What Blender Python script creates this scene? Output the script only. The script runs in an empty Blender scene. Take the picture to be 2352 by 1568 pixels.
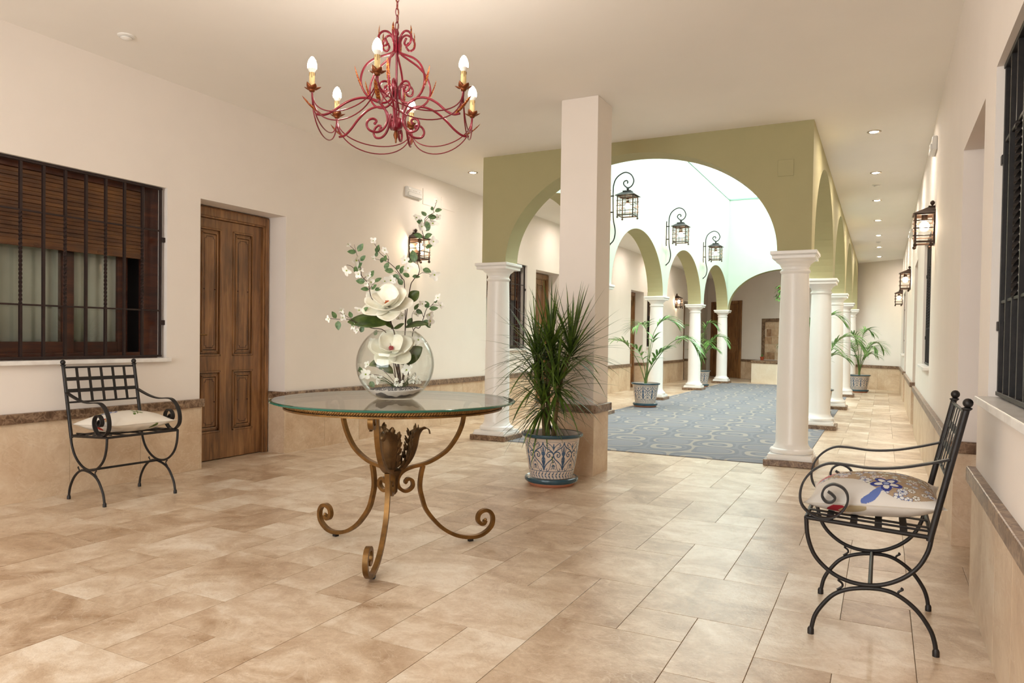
SKYCOL = (.95, .98, 1.0, 1); SKY = 7.2; LOBBY = 78; EXPO = 0.0
import bpy, math, random
import numpy as np
from mathutils import Vector, Matrix, Quaternion
PI = math.pi
V = Vector
scene = bpy.context.scene
COL = scene.collection
rng = random.Random(7)

# ------------------------------------------------------------------ materials
def c(r, g, b):
    def f(x):
        x /= 255.0
        return x / 12.92 if x <= 0.04045 else ((x + 0.055) / 1.055) ** 2.4
    return (f(r), f(g), f(b), 1.0)

class NT:
    """small node helper"""
    def __init__(s, name):
        s.m = bpy.data.materials.new(name); s.m.use_nodes = True
        s.t = s.m.node_tree; s.t.nodes.clear()
        s.out = s.n('ShaderNodeOutputMaterial')
    def n(s, typ, **kw):
        nd = s.t.nodes.new(typ)
        for k, v in kw.items():
            if k in nd.inputs.keys(): nd.inputs[k].default_value = v
            else: setattr(nd, k, v)
        return nd
    def l(s, a, b): s.t.links.new(a, b)
    def inp(s, sock, v):
        if hasattr(v, 'is_linked') or hasattr(v, 'links'): s.l(v, sock)
        else: sock.default_value = v
    def math(s, op, a, b=0.0, d=0.0):
        nd = s.n('ShaderNodeMath', operation=op)
        for i, v in enumerate((a, b, d)): s.inp(nd.inputs[i], v)
        return nd.outputs[0]
    def mix(s, f, a, b):
        nd = s.n('ShaderNodeMix', data_type='RGBA')
        s.inp(nd.inputs[0], f); s.inp(nd.inputs[6], a); s.inp(nd.inputs[7], b)
        return nd.outputs[2]
    def coords(s, scale=(1, 1, 1), src='Object', rot=(0, 0, 0), loc=(0, 0, 0)):
        tc = s.n('ShaderNodeTexCoord'); mp = s.n('ShaderNodeMapping')
        mp.inputs['Scale'].default_value = scale; mp.inputs['Rotation'].default_value = rot; mp.inputs['Location'].default_value = loc
        s.l(tc.outputs[src], mp.inputs['Vector']); return mp.outputs[0]
    def noise(s, vec, scale, detail=4, rough=.55, dist=0.0):
        nd = s.n('ShaderNodeTexNoise'); nd.inputs['Scale'].default_value = scale
        nd.inputs['Detail'].default_value = detail; nd.inputs['Roughness'].default_value = rough; nd.inputs['Distortion'].default_value = dist
        s.l(vec, nd.inputs['Vector']); return nd.outputs['Fac']
    def ramp(s, f, stops):
        nd = s.n('ShaderNodeValToRGB'); e = nd.color_ramp.elements
        while len(e) < len(stops): e.new(0.5)
        for i, (p, col) in enumerate(stops): e[i].position = p; e[i].color = col
        s.l(f, nd.inputs[0]); return nd.outputs[0]
    def bump(s, h, strength=.1, dist=.01):
        nd = s.n('ShaderNodeBump'); nd.inputs['Strength'].default_value = strength; nd.inputs['Distance'].default_value = dist
        s.l(h, nd.inputs['Height']); return nd.outputs[0]
    def pbr(s, col, rough=.5, metal=0.0, spec=.5, normal=None, coat=0.0, sub=0.0, emis=None, est=0.0):
        p = s.n('ShaderNodeBsdfPrincipled')
        s.inp(p.inputs['Base Color'], col); s.inp(p.inputs['Roughness'], rough); s.inp(p.inputs['Metallic'], metal)
        p.inputs['Specular IOR Level'].default_value = spec
        p.inputs['Coat Weight'].default_value = coat; p.inputs['Coat Roughness'].default_value = .08
        if emis: p.inputs['Emission Color'].default_value = emis; p.inputs['Emission Strength'].default_value = est
        if normal is not None: s.l(normal, p.inputs['Normal'])
        s.l(p.outputs[0], s.out.inputs[0]); return s.m

def plain(name, col, rough=.5, metal=0.0, spec=.5, var=.06, scale=8.0, bump=0.0, bscale=60.0, coat=0.0):
    t = NT(name); v = t.coords()
    f = t.noise(v, scale)
    dark = tuple(x * (1 - var) for x in col[:3]) + (1,); lite = tuple(min(1, x * (1 + var)) for x in col[:3]) + (1,)
    cc = t.ramp(f, [(.3, dark), (.7, lite)])
    nm = t.bump(t.noise(v, bscale, 3), bump, .004) if bump else None
    return t.pbr(cc, rough, metal, spec, nm, coat)

def emit(name, col, st):
    t = NT(name); e = t.n('ShaderNodeEmission'); e.inputs[0].default_value = col; e.inputs[1].default_value = st
    t.l(e.outputs[0], t.out.inputs[0]); return t.m

def thin_glass(name, tint=(.97, .98, .97, 1), f0=.04, rough=.0, gain=1.0):
    """clear glass pane: transmits straight through, reflects by Schlick's law"""
    t = NT(name)
    lw = t.n('ShaderNodeLayerWeight'); lw.inputs[0].default_value = .5
    f = t.math('POWER', lw.outputs['Facing'], 5.0)
    f = t.math('MULTIPLY_ADD', f, gain * (1 - f0), f0)
    tr = t.n('ShaderNodeBsdfTransparent'); tr.inputs[0].default_value = tint
    gl = t.n('ShaderNodeBsdfGlossy'); gl.inputs['Roughness'].default_value = rough
    mx = t.n('ShaderNodeMixShader'); t.l(f, mx.inputs[0]); t.l(tr.outputs[0], mx.inputs[1]); t.l(gl.outputs[0], mx.inputs[2])
    t.l(mx.outputs[0], t.out.inputs[0]); return t.m

def stone(name, stops, island=True, scale=2.2, stretch=(1, 1.6, 1), rough=(.22, .42), spec=.5, bump=.05, tilevar=.10, slate=0):
    """travertine-like stone slabs; every slab (mesh island) draws another piece of the pattern"""
    t = NT(name); tc = t.n('ShaderNodeTexCoord'); vec = tc.outputs['Object']
    if island:
        g = t.n('ShaderNodeNewGeometry'); r = g.outputs['Random Per Island']
        wn = t.n('ShaderNodeTexWhiteNoise', noise_dimensions='1D'); t.l(r, wn.inputs['W'])
        sc = t.n('ShaderNodeVectorMath', operation='SCALE'); sc.inputs['Scale'].default_value = 37.0
        t.l(wn.outputs['Color'], sc.inputs[0])
        ad = t.n('ShaderNodeVectorMath', operation='ADD'); t.l(vec, ad.inputs[0]); t.l(sc.outputs[0], ad.inputs[1]); vec = ad.outputs[0]
    raw = vec
    mp = t.n('ShaderNodeMapping'); mp.inputs['Scale'].default_value = stretch; mp.inputs['Rotation'].default_value = (0, 0, .5); t.l(vec, mp.inputs['Vector']); vec = mp.outputs[0]
    n1 = t.noise(vec, scale, 8, .60, 1.0); n2 = t.noise(raw, scale * 4.5, 8, .72, .8); n3 = t.noise(raw, scale * 28, 4, .7)
    f = t.math('ADD', t.math('ADD', t.math('MULTIPLY', n1, .58), t.math('MULTIPLY', n2, .30)), t.math('MULTIPLY', n3, .12))
    if island: f = t.math('ADD', f, t.math('MULTIPLY', t.math('SUBTRACT', r, .5), tilevar))
    cc = t.ramp(f, stops)
    # pale and brown thin veins
    vn = t.math('ABSOLUTE', t.math('SUBTRACT', t.noise(vec, scale * 1.1, 4, .55, 1.8), .5))
    vein = t.math('SUBTRACT', 1.0, t.math('MINIMUM', t.math('MULTIPLY', vn, 70.0), 1.0))
    cc = t.mix(t.math('MULTIPLY', vein, .30), cc, stops[-1][1])
    vb = t.math('ABSOLUTE', t.math('SUBTRACT', t.noise(vec, scale * 1.9, 4, .6, 1.4), .46))
    vbn = t.math('SUBTRACT', 1.0, t.math('MINIMUM', t.math('MULTIPLY', vb, 60.0), 1.0))
    cc = t.mix(t.math('MULTIPLY', vbn, .22), cc, stops[0][1])
    fine = t.noise(vec, 110, 3, .6)
    rg = t.math('MULTIPLY_ADD', t.math('ADD', t.math('MULTIPLY', fine, .5), t.math('MULTIPLY', n2, .5)), rough[1] - rough[0], rough[0])
    h = t.math('ADD', n2, t.math('MULTIPLY', fine, .4))
    if slate: h = t.math('ADD', t.math('MULTIPLY', n3, .9), t.math('MULTIPLY', h, .5))
    return t.pbr(cc, rg, 0, spec, t.bump(h, bump, .006))

def marble(name, cols, scale=14.0, rough=.34):
    t = NT(name); v = t.coords()
    n1 = t.noise(v, scale, 6, .7, 1.2)
    vo = t.n('ShaderNodeTexVoronoi', feature='DISTANCE_TO_EDGE'); vo.inputs['Scale'].default_value = scale * 1.1
    wv = t.n('ShaderNodeVectorMath', operation='ADD'); t.l(v, wv.inputs[0])
    nz = t.n('ShaderNodeTexNoise'); nz.inputs['Scale'].default_value = scale * .8
    t.l(v, nz.inputs['Vector']); sc = t.n('ShaderNodeVectorMath', operation='SCALE'); sc.inputs['Scale'].default_value = .12
    t.l(nz.outputs['Color'], sc.inputs[0]); t.l(sc.outputs[0], wv.inputs[1]); t.l(wv.outputs[0], vo.inputs['Vector'])
    cc = t.ramp(n1, [(.3, cols[0]), (.5, cols[1]), (.72, cols[2])])
    vein = t.math('SUBTRACT', 1.0, t.math('MINIMUM', t.math('MULTIPLY', vo.outputs[0], 14.0), 1.0))
    cc = t.mix(t.math('MULTIPLY', vein, .45), cc, cols[2])
    return t.pbr(cc, rough, 0, .5)

def wood(name, d, m_, l_, scale=(26, 26, 2.2), rough=.38):
    t = NT(name); v = t.coords(scale)
    n1 = t.noise(v, 1.0, 6, .65, .7); n2 = t.noise(t.coords((3, 3, 1.2)), 1.3, 3)
    f = t.math('ADD', t.math('MULTIPLY', n1, .65), t.math('MULTIPLY', n2, .4))
    cc = t.ramp(f, [(.33, d), (.52, m_), (.72, l_)])
    return t.pbr(cc, rough, 0, .5, t.bump(n1, .08, .004), coat=.15)

M = {}
M['wall'] = plain('cream_wall_paint', c(236, 228, 221), .75, 0, .3, .015, 3, .12, 260)
M['ceil'] = plain('white_ceiling_paint', c(240, 236, 231), .8, 0, .25, .012, 2, .08, 260)
M['olive'] = plain('olive_green_wall_paint', c(174, 167, 128), .72, 0, .3, .02, 4, .15, 240)
M['mint'] = plain('pale_mint_wall_paint', c(196, 208, 194), .72, 0, .3, .015, 4, .12, 240)
M['white'] = plain('white_gloss_paint', c(240, 238, 236), .28, 0, .5, .01, 5)
M['whitep'] = plain('white_plastic', c(232, 230, 226), .4, 0, .5, .01)
TRAV = [(.35, c(160, 130, 101)), (.45, c(188, 162, 135)), (.53, c(206, 184, 159)), (.65, c(230, 216, 198))]
M['floor'] = stone('travertine_floor_tile', TRAV, scale=2.7, stretch=(1, 1.3, 1), rough=(.2, .40), bump=.22, tilevar=.14, slate=1)
TRAVW = [(.30, c(176, 144, 113)), (.45, c(202, 175, 146)), (.58, c(217, 195, 168)), (.72, c(231, 216, 197))]
M['dado'] = stone('travertine_wall_tile', TRAVW, stretch=(1, 1, 1.4), scale=1.7, rough=(.3, .45), bump=.03, tilevar=.08)
M['pale'] = stone('pale_travertine', [(.3, c(222, 205, 180)), (.5, c(234, 220, 198)), (.7, c(243, 234, 218))], scale=1.6, rough=(.3, .45), bump=.03)
M['grout'] = plain('grey_grout', c(150, 132, 112), .85, 0, .2, .05)
M['emp'] = marble('brown_marble', (c(58, 40, 28), c(112, 86, 66), c(176, 150, 124)))
M['sill'] = marble('white_marble', (c(214, 209, 205), c(232, 228, 224), c(240, 238, 235)), 5)
M['wood'] = wood('brown_stained_wood', c(62, 38, 20), c(128, 88, 52), c(170, 124, 78))
M['woodd'] = wood('dark_window_wood', c(30, 12, 7), c(62, 28, 15), c(96, 52, 28), (3, 3, 20))
M['blind'] = wood('brown_shutter_slat', c(48, 24, 10), c(92, 56, 26), c(128, 86, 44), (2, 2.2, 26), .42)
M['iron'] = plain('black_iron', c(38, 34, 33), .45, .35, .5, .25, 30, .15, 200)
M['irong'] = plain('dark_grille_iron', c(44, 30, 28), .5, .3, .5, .2, 25)
M['ironl'] = plain('bronzed_lantern_iron', c(62, 46, 36), .45, .5, .5, .25, 40)
M['gold'] = plain('antique_bronze', c(122, 88, 46), .42, .72, .5, .38, 16, .06, 120)
M['goldd'] = plain('dark_antique_bronze', c(92, 68, 40), .45, .65, .5, .4, 18, .1, 120)
M['red'] = plain('crimson_enamel', c(122, 14, 38), .28, .2, .5, .12, 30, coat=.25)
t = NT('gilded_crimson_leaf'); f = t.noise(t.coords(), 160, 3)
M['gild'] = t.pbr(t.ramp(f, [(.42, c(110, 34, 24)), (.53, c(158, 84, 34)), (.66, c(214, 150, 70))]), .3, .5, .5)
M['cup'] = plain('copper_cup', c(122, 66, 34), .35, .7, .5, .3, 60)
M['candle'] = plain('ivory_candle_tube', c(226, 198, 140), .5, 0, .4, .04)
M['drip'] = plain('brown_wax_line', c(128, 92, 46), .5)
M['bulb'] = emit('lit_candle_bulb', (1, .89, .77, 1), 170)
M['bulb2'] = emit('lit_lantern_bulb', (1, .75, .50, 1), 190)
M['spot'] = emit('lit_downlight', (1, .87, .76, 1), 900)
M['bulbbase'] = plain('white_bulb_base', c(240, 236, 228), .35)
M['glass'] = thin_glass('clear_glass')
M['table_glass'] = thin_glass('table_glass', (.975, .995, .985, 1))
M['glass_edge'] = NT('green_glass_edge').pbr(c(8, 88, 72), .06, 0, .6)
M['skyglass'] = thin_glass('skylight_glass', (.95, 1.0, .975, 1))
M['steel'] = plain('satin_steel', c(176, 160, 140), .3, .9, .5, .05)
M['lamp_white'] = plain('translucent_white_cover', c(225, 224, 222), .25, 0, .5, .01)
M['leaf'] = None
def leafmat(name, d, l, rough=.42, scale=30, under=None):
    t = NT(name); f = t.noise(t.coords(), scale, 3)
    cc = t.ramp(f, [(.3, d), (.7, l)])
    if under:
        g = t.n('ShaderNodeNewGeometry'); cc = t.mix(g.outputs['Backfacing'], cc, under)
    return t.pbr(cc, rough, 0, .45)
M['drac'] = leafmat('dracaena_leaf', c(26, 48, 18), c(98, 124, 44), .35, 9)
M['palm'] = leafmat('palm_leaf', c(58, 108, 38), c(128, 176, 88), .35, 12)
M['palms'] = leafmat('palm_stem', c(70, 96, 44), c(118, 142, 76), .45, 20)
M['trunk'] = plain('plant_cane', c(120, 104, 70), .7, 0, .3, .3, 40, .3, 80)
M['sprig'] = leafmat('blossom_leaf', c(52, 82, 46), c(104, 132, 84), .4, 60)
M['magleaf'] = leafmat('magnolia_leaf', c(38, 58, 24), c(86, 104, 44), .3, 25, c(140, 96, 36))
M['twig'] = plain('brown_twig', c(62, 40, 30), .6)
M['petal'] = leafmat('white_petal', c(230, 228, 220), c(246, 245, 240), .5, 30)
M['magpet'] = leafmat('ivory_magnolia_petal', c(236, 232, 212), c(250, 248, 238), .45, 20)
M['stamen'] = plain('orange_stamen', c(196, 112, 60), .6, 0, .3, .4, 200)
M['stamenr'] = plain('red_stamen', c(176, 52, 62), .6, 0, .3, .4, 200)
M['ycent'] = plain('green_flower_center', c(140, 160, 60), .6)
M['soil'] = plain('dark_soil', c(70, 54, 44), .95, 0, .1, .5, 60, .8, 90)
M['ceram'] = plain('glazed_white_ceramic', c(212, 198, 186), .22, 0, .5, .04, 9)
M['blue'] = plain('painted_blue_glaze', c(58, 84, 112), .2, 0, .5, .25, 30)
M['bluer'] = plain('teal_blue_rim_glaze', c(46, 76, 90), .16, 0, .5, .2, 12)
M['terra'] = plain('terracotta', c(190, 128, 100), .65, 0, .3, .1, 12)
M['terrar'] = plain('red_terracotta', c(178, 84, 54), .65, 0, .3, .1, 12)
M['sand'] = plain('white_sand', c(226, 222, 222), .9, 0, .2, .06, 90)
M['pebble'] = plain('grey_pebble', c(92, 92, 98), .7, 0, .3, .3, 50)
M['curtain'] = plain('pale_curtain', c(168, 172, 160), .9, 0, .1, .05)
M['dark'] = plain('unlit_room_dark', c(30, 26, 26), .8, 0, .2)
M['greymetal'] = plain('grey_window_metal', c(40, 44, 46), .35, .4, .5, .1)
M['skyframe'] = plain('green_grey_aluminium', c(126, 160, 140), .4, .3, .5, .05)
M['cord'] = plain('brown_jute_cord', c(112, 84, 76), .9)
# carpet: grey-blue and cream ovals, rings and waves
t = NT('woven_carpet'); v = t.coords()
sp = t.n('ShaderNodeSeparateXYZ'); t.l(v, sp.inputs[0])
nx = t.math('MULTIPLY', t.math('ADD', sp.outputs[0], 1.957), 2 * PI / .925)
ny = t.math('MULTIPLY', t.math('SUBTRACT', sp.outputs[1], 7.327), 2 * PI / .98)
wob = t.noise(v, 1.6, 2)
wv_ = t.math('MULTIPLY_ADD', wob, .5, -.25)
cx = t.math('COSINE', t.math('ADD', nx, wv_)); cy = t.math('COSINE', t.math('ADD', ny, wv_))
p1 = t.math('ADD', t.math('MULTIPLY', t.math('MULTIPLY', cx, cy), .62), t.math('MULTIPLY', t.math('SINE', t.math('ADD', nx, t.math('MULTIPLY', ny, 2.0))), .10))
band = t.ramp(t.math('MULTIPLY_ADD', p1, .5, .5), [
    (.0, c(120, 121, 128)), (.10, c(128, 129, 134)), (.34, c(120, 121, 128)), (.40, c(152, 146, 139)), (.455, c(116, 118, 125)), (.545, c(127, 128, 133)),
    (.60, c(118, 120, 127)), (.655, c(156, 150, 143)), (.745, c(115, 117, 125)), (.80, c(129, 130, 134)), (.86, c(116, 118, 126)), (.90, c(162, 157, 151))])
band.node.color_ramp.interpolation = 'CONSTANT'
fn = t.noise(v, 300, 2)
M['carpet'] = t.pbr(t.mix(t.math('MULTIPLY', fn, .25), band, c(122, 122, 126)), .95, 0, .15, t.bump(fn, .4, .004))
def vcol(name, rough=.85, scale=500):
    t = NT(name); a = t.n('ShaderNodeAttribute', attribute_name='print'); v = t.coords()
    w = t.n('ShaderNodeTexWave'); w.inputs['Scale'].default_value = 180; t.l(v, w.inputs['Vector'])
    return t.pbr(a.outputs['Color'], rough, 0, .2, t.bump(t.noise(v, scale, 2), .25, .003))
M['fabric'] = vcol('printed_linen')

# ------------------------------------------------------------------ mesh builder
def cr(pts, n=8, closed=False):
    """Catmull-Rom through points"""
    P = [V(p) for p in pts]; out = []
    N = len(P)
    for i in range(N if closed else N - 1):
        if closed: p0, p1, p2, p3 = P[i - 1], P[i], P[(i + 1) % N], P[(i + 2) % N]
        else: p0, p1, p2, p3 = P[max(i - 1, 0)], P[i], P[i + 1], P[min(i + 2, N - 1)]
        for k in range(n):
            s = k / n
            out.append(.5 * ((2 * p1) + (-p0 + p2) * s + (2 * p0 - 5 * p1 + 4 * p2 - p3) * s * s + (-p0 + 3 * p1 - 3 * p2 + p3) * s ** 3))
    if not closed: out.append(P[-1])
    return out

class MB:
    def __init__(s): s.v = []; s.f = []; s.m = []
    def add(s, vs, fs, mi=0):
        o = len(s.v); s.v += [tuple(x) for x in vs]
        for f in fs: s.f.append(tuple(i + o for i in f)); s.m.append(mi)
        return s
    def box(s, x0, x1, y0, y1, z0, z1, mi=0):
        vs = [(x, y, z) for x in (x0, x1) for y in (y0, y1) for z in (z0, z1)]
        return s.add(vs, [(0, 1, 3, 2), (4, 6, 7, 5), (0, 4, 5, 1), (2, 3, 7, 6), (0, 2, 6, 4), (1, 5, 7, 3)], mi)
    def ybox(s, y0, y1, x0, x1, z0, z1, mi=0): return s.box(x0, x1, y0, y1, z0, z1, mi)
    def obox(s, p, a, b, cc, mi=0):
        """box centred p with half-axis vectors a,b,cc"""
        p, a, b, cc = V(p), V(a), V(b), V(cc)
        vs = [p + a * i + b * j + cc * k for i in (-1, 1) for j in (-1, 1) for k in (-1, 1)]
        return s.add(vs, [(0, 1, 3, 2), (4, 6, 7, 5), (0, 4, 5, 1), (2, 3, 7, 6), (0, 2, 6, 4), (1, 5, 7, 3)], mi)
    def quad(s, a, b, cc, d, mi=0): return s.add([a, b, cc, d], [(0, 1, 2, 3)], mi)
    def tube(s, path, r, n=8, mi=0, closed=False, square=False):
        P = [V(p) for p in path]; N = len(P)
        R = r if hasattr(r, '__len__') else [r] * N
        T = []
        for i in range(N):
            a = P[i - 1] if (i > 0 or closed) else P[i]; b = P[(i + 1) % N] if (i < N - 1 or closed) else P[i]
            d = (b - a); T.append(d.normalized() if d.length > 1e-9 else V((0, 0, 1)))
        ref = V((0, 0, 1)) if abs(T[0].z) < .9 else V((1, 0, 0))
        u = T[0].cross(ref).normalized(); vs = []; fs = []
        for i in range(N):
            if i: 
                u = u - T[i] * u.dot(T[i]); u = u.normalized() if u.length > 1e-9 else T[i].orthogonal().normalized()
            w = T[i].cross(u)
            for k in range(n):
                a = 2 * PI * (k + .5 * square) / n; vs.append(P[i] + (u * math.cos(a) + w * math.sin(a)) * R[i])
        for i in range(N if closed else N - 1):
            j = (i + 1) % N
            for k in range(n):
                k2 = (k + 1) % n; fs.append((i * n + k, i * n + k2, j * n + k2, j * n + k))
        if not closed: fs.append(tuple(range(n - 1, -1, -1))); fs.append(tuple((N - 1) * n + k for k in range(n)))
        return s.add(vs, fs, mi)
    def bar(s, path, nrm, w, th, mi=0):
        """flat bar swept along a planar path; w along nrm, th in plane"""
        P = [V(p) for p in path]; N = len(P); nrm = V(nrm).normalized(); vs = []; fs = []
        for i in range(N):
            d = (P[min(i + 1, N - 1)] - P[max(i - 1, 0)]).normalized(); sd = d.cross(nrm).normalized()
            tw = th[i] if hasattr(th, '__len__') else th
            for a, b in ((-1, -1), (1, -1), (1, 1), (-1, 1)): vs.append(P[i] + nrm * (a * w / 2) + sd * (b * tw / 2))
        for i in range(N - 1):
            for k in range(4): fs.append((i * 4 + k, i * 4 + (k + 1) % 4, i * 4 + 4 + (k + 1) % 4, i * 4 + 4 + k))
        fs.append((3, 2, 1, 0)); fs.append(tuple((N - 1) * 4 + k for k in range(4)))
        return s.add(vs, fs, mi)
    def lathe(s, prof, n=32, mi=0, o=(0, 0, 0), mis=None, caps=True):
        o = V(o); vs = []; fs = []; base = len(s.v)
        for (r, z) in prof:
            for k in range(n): a = 2 * PI * k / n; vs.append(o + V((r * math.cos(a), r * math.sin(a), z)))
        for i in range(len(prof) - 1):
            s_m = mis[i] if mis else mi
            fl = [(i * n + k, i * n + (k + 1) % n, i * n + n + (k + 1) % n, i * n + n + k) for k in range(n)]
            for q in fl: fs.append((q, s_m))
        s.v += [tuple(x) for x in vs]
        for q, m_ in fs: s.f.append(tuple(i + base for i in q)); s.m.append(m_)
        if caps:
            if prof[0][0] > 1e-6: s.f.append(tuple(base + k for k in range(n - 1, -1, -1))); s.m.append(mis[0] if mis else mi)
            if prof[-1][0] > 1e-6: s.f.append(tuple(base + (len(prof) - 1) * n + k for k in range(n))); s.m.append(mis[-1] if mis else mi)
        return s
    def ball(s, p, r, n=12, mi=0, sc=(1, 1, 1)):
        m = max(4, n // 2); p = V(p)
        vs = [p + V((0, 0, -r * sc[2]))]; fs = []
        for i in range(1, m):
            t = -PI / 2 + PI * i / m
            for k in range(n):
                a = 2 * PI * k / n; vs.append(p + V((r * sc[0] * math.cos(t) * math.cos(a), r * sc[1] * math.cos(t) * math.sin(a), r * sc[2] * math.sin(t))))
        vs.append(p + V((0, 0, r * sc[2])))
        for k in range(n): fs.append((0, 1 + (k + 1) % n, 1 + k)); fs.append((len(vs) - 1, 1 + (m - 2) * n + k, 1 + (m - 2) * n + (k + 1) % n))
        for i in range(m - 2):
            for k in range(n): fs.append((1 + i * n + k, 1 + i * n + (k + 1) % n, 1 + (i + 1) * n + (k + 1) % n, 1 + (i + 1) * n + k))
        return s.add(vs, fs, mi)
    def prism(s, poly, z0, z1, mi=0):
        n = len(poly); vs = [(x, y, z0) for x, y in poly] + [(x, y, z1) for x, y in poly]
        fs = [(i, (i + 1) % n, n + (i + 1) % n, n + i) for i in range(n)] + [tuple(range(n - 1, -1, -1)), tuple(range(n, 2 * n))]
        return s.add(vs, fs, mi)
    def grid(s, fn, nu, nv, mi=0, mfn=None):
        """fn(u,v) -> point, u,v in 0..1"""
        o = len(s.v)
        for i in range(nu + 1):
            for j in range(nv + 1): s.v.append(tuple(fn(i / nu, j / nv)))
        for i in range(nu):
            for j in range(nv):
                a = o + i * (nv + 1) + j
                s.f.append((a, a + nv + 1, a + nv + 2, a + 1)); s.m.append(mfn(i, j) if mfn else mi)
        return s
    def leaf(s, base, d, up, L, W, mi=0, n=6, droop=0.0, cup=0.0, tip=1.0, shape=None):
        """leaf / petal: midrib from base along d, bending by droop, blade across, cupped"""
        base = V(base); d = V(d).normalized(); up = V(up); up = (up - d * up.dot(d)).normalized(); sd = d.cross(up)
        shape = shape or (lambda q: math.sin(PI * min(1, q ** .8)) ** .8)
        p = base.copy(); vs = []; fs = []; dd = d.copy(); uu = up.copy()
        for i in range(n + 1):
            q = i / n; w = W / 2 * shape(q) + 1e-5
            vs += [p + sd * w + uu * (cup * w), p + sd * (w * .5) + uu * (cup * w * .25), p.copy(), p - sd * (w * .5) + uu * (cup * w * .25), p - sd * w + uu * (cup * w)]
            rot = Quaternion(sd, -droop / n) if droop else None
            if rot: dd = rot @ dd; uu = rot @ uu
            p = p + dd * (L / n)
        for i in range(n):
            for k in range(4): a = i * 5 + k; fs.append((a, a + 5, a + 6, a + 1))
        return s.add(vs, fs, mi)
    def blade(s, base, d, L, W, mi=0, n=7, grav=.6):
        """long thin strap leaf, folded along the midrib, curving down with gravity"""
        p = V(base); d = V(d).normalized(); sd = d.cross(V((0, 0, 1)))
        sd = sd.normalized() if sd.length > 1e-3 else V((1, 0, 0)); vs = []; fs = []
        for i in range(n + 1):
            q = i / n; w = W / 2 * (min(1, .55 + q * 2.0) * (1 - q ** 2.2)) + 2e-4
            up = sd.cross(d).normalized()
            vs += [p + sd * w + up * w * .35, p.copy(), p - sd * w + up * w * .35]
            p = p + d * (L / n); d = (d + V((0, 0, -grav / n))).normalized()
        for i in range(n):
            for k in range(2): a = i * 3 + k; fs.append((a, a + 3, a + 4, a + 1))
        return s.add(vs, fs, mi)
    def build(s, name, mats, parent=None, smooth=None, bevel=0.0, solid=0.0, loc=None, rotz=0.0):
        me = bpy.data.meshes.new(name); me.from_pydata(s.v, [], s.f); me.validate(clean_customdata=False)
        if not isinstance(mats, (list, tuple)): mats = [mats]
        for m_ in mats: me.materials.append(m_)
        if len(mats) > 1 and len(me.polygons) == len(s.m): me.polygons.foreach_set('material_index', s.m)
        if smooth is not None:
            me.polygons.foreach_set('use_smooth', [True] * len(me.polygons)); me.set_sharp_from_angle(angle=math.radians(smooth))
        me.update()
        o = bpy.data.objects.new(name, me); COL.objects.link(o)
        if parent: o.parent = parent
        if loc: o.location = loc
        if rotz: o.rotation_euler = (0, 0, rotz)
        if solid:
            md = o.modifiers.new('thick', 'SOLIDIFY'); md.thickness = solid; md.offset = 0
        if bevel:
            md = o.modifiers.new('edge', 'BEVEL'); md.width = bevel; md.segments = 2; md.limit_method = 'ANGLE'; md.angle_limit = .6
        return o

def tag(o, label=None, cat=None, group=None, kind=None):
    if label: o['label'] = label
    if cat: o['category'] = cat
    if group: o['group'] = group
    if kind: o['kind'] = kind
    return o
def thing(name, label, cat, loc=(0, 0, 0), rotz=0.0, group=None, kind=None):
    o = bpy.data.objects.new(name, None); COL.objects.link(o)
    o.location = loc; o.rotation_euler = (0, 0, rotz); o.empty_display_size = .1
    return tag(o, label, cat, group, kind)
def dup(root, loc, rotz=None, label=None, group=None, name=None):
    def cp(o, par):
        k = o.copy(); COL.objects.link(k); k.parent = par
        for ch in list(o.children): cp(ch, k)
        return k
    r = cp(root, None); r.location = loc
    if rotz is not None: r.rotation_euler = (0, 0, rotz)
    if label: r['label'] = label
    if group: r['group'] = group
    if name: r.name = name
    return r
# ------------------------------------------------------------------ the room
XL, XR, H = -4.8514, .3507, 3.0068
XLW, XRW = XL - .012, XR + .012           # plaster faces, 12 mm behind the stone dado
XF, XRF, YA = -3.8208, -.5651, 6.8315      # courtyard block outer faces
TH = .28
XIL, XIR = XF + TH, XRF - TH
BAY, COLY0 = 3.1, 6.965
COLX = (-3.69, -.705)
YB0 = COLY0 + 4 * BAY - .135; YB1 = YB0 + TH
YBACK = -2.6
ZSP, ZAP, ZSKY = 1.883, 2.885, 4.67
FP = V((.396, 18.895, 0)); FT = V((-.7805, .6251, 0)); FN = V((-.6251, -.7805, 0)); FROT = math.atan2(FT.y, FT.x)
def farpt(s, d=0, z=0): return FP + FT * s + FN * d + V((0, 0, z))
LW = [(2.38, 3.765, .90, 2.195), (8.83, 10.12, .93, 2.20), (16.56, 17.85, .93, 2.20)]
LD = [(4.07, 5.015, 0, 2.17), (10.437, 11.382, 0, 2.17), (15.325, 16.27, 0, 2.17), (20.06, 21.005, 0, 2.17)]
RW = [(1.97, 3.355, .89, 2.15), (7.45, 8.74, .88, 2.10), (16.0, 17.29, .88, 2.10)]
RD = [(3.69, 4.635, 0, 2.13), (10.36, 11.305, 0, 2.13), (14.62, 15.565, 0, 2.13)]

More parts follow.
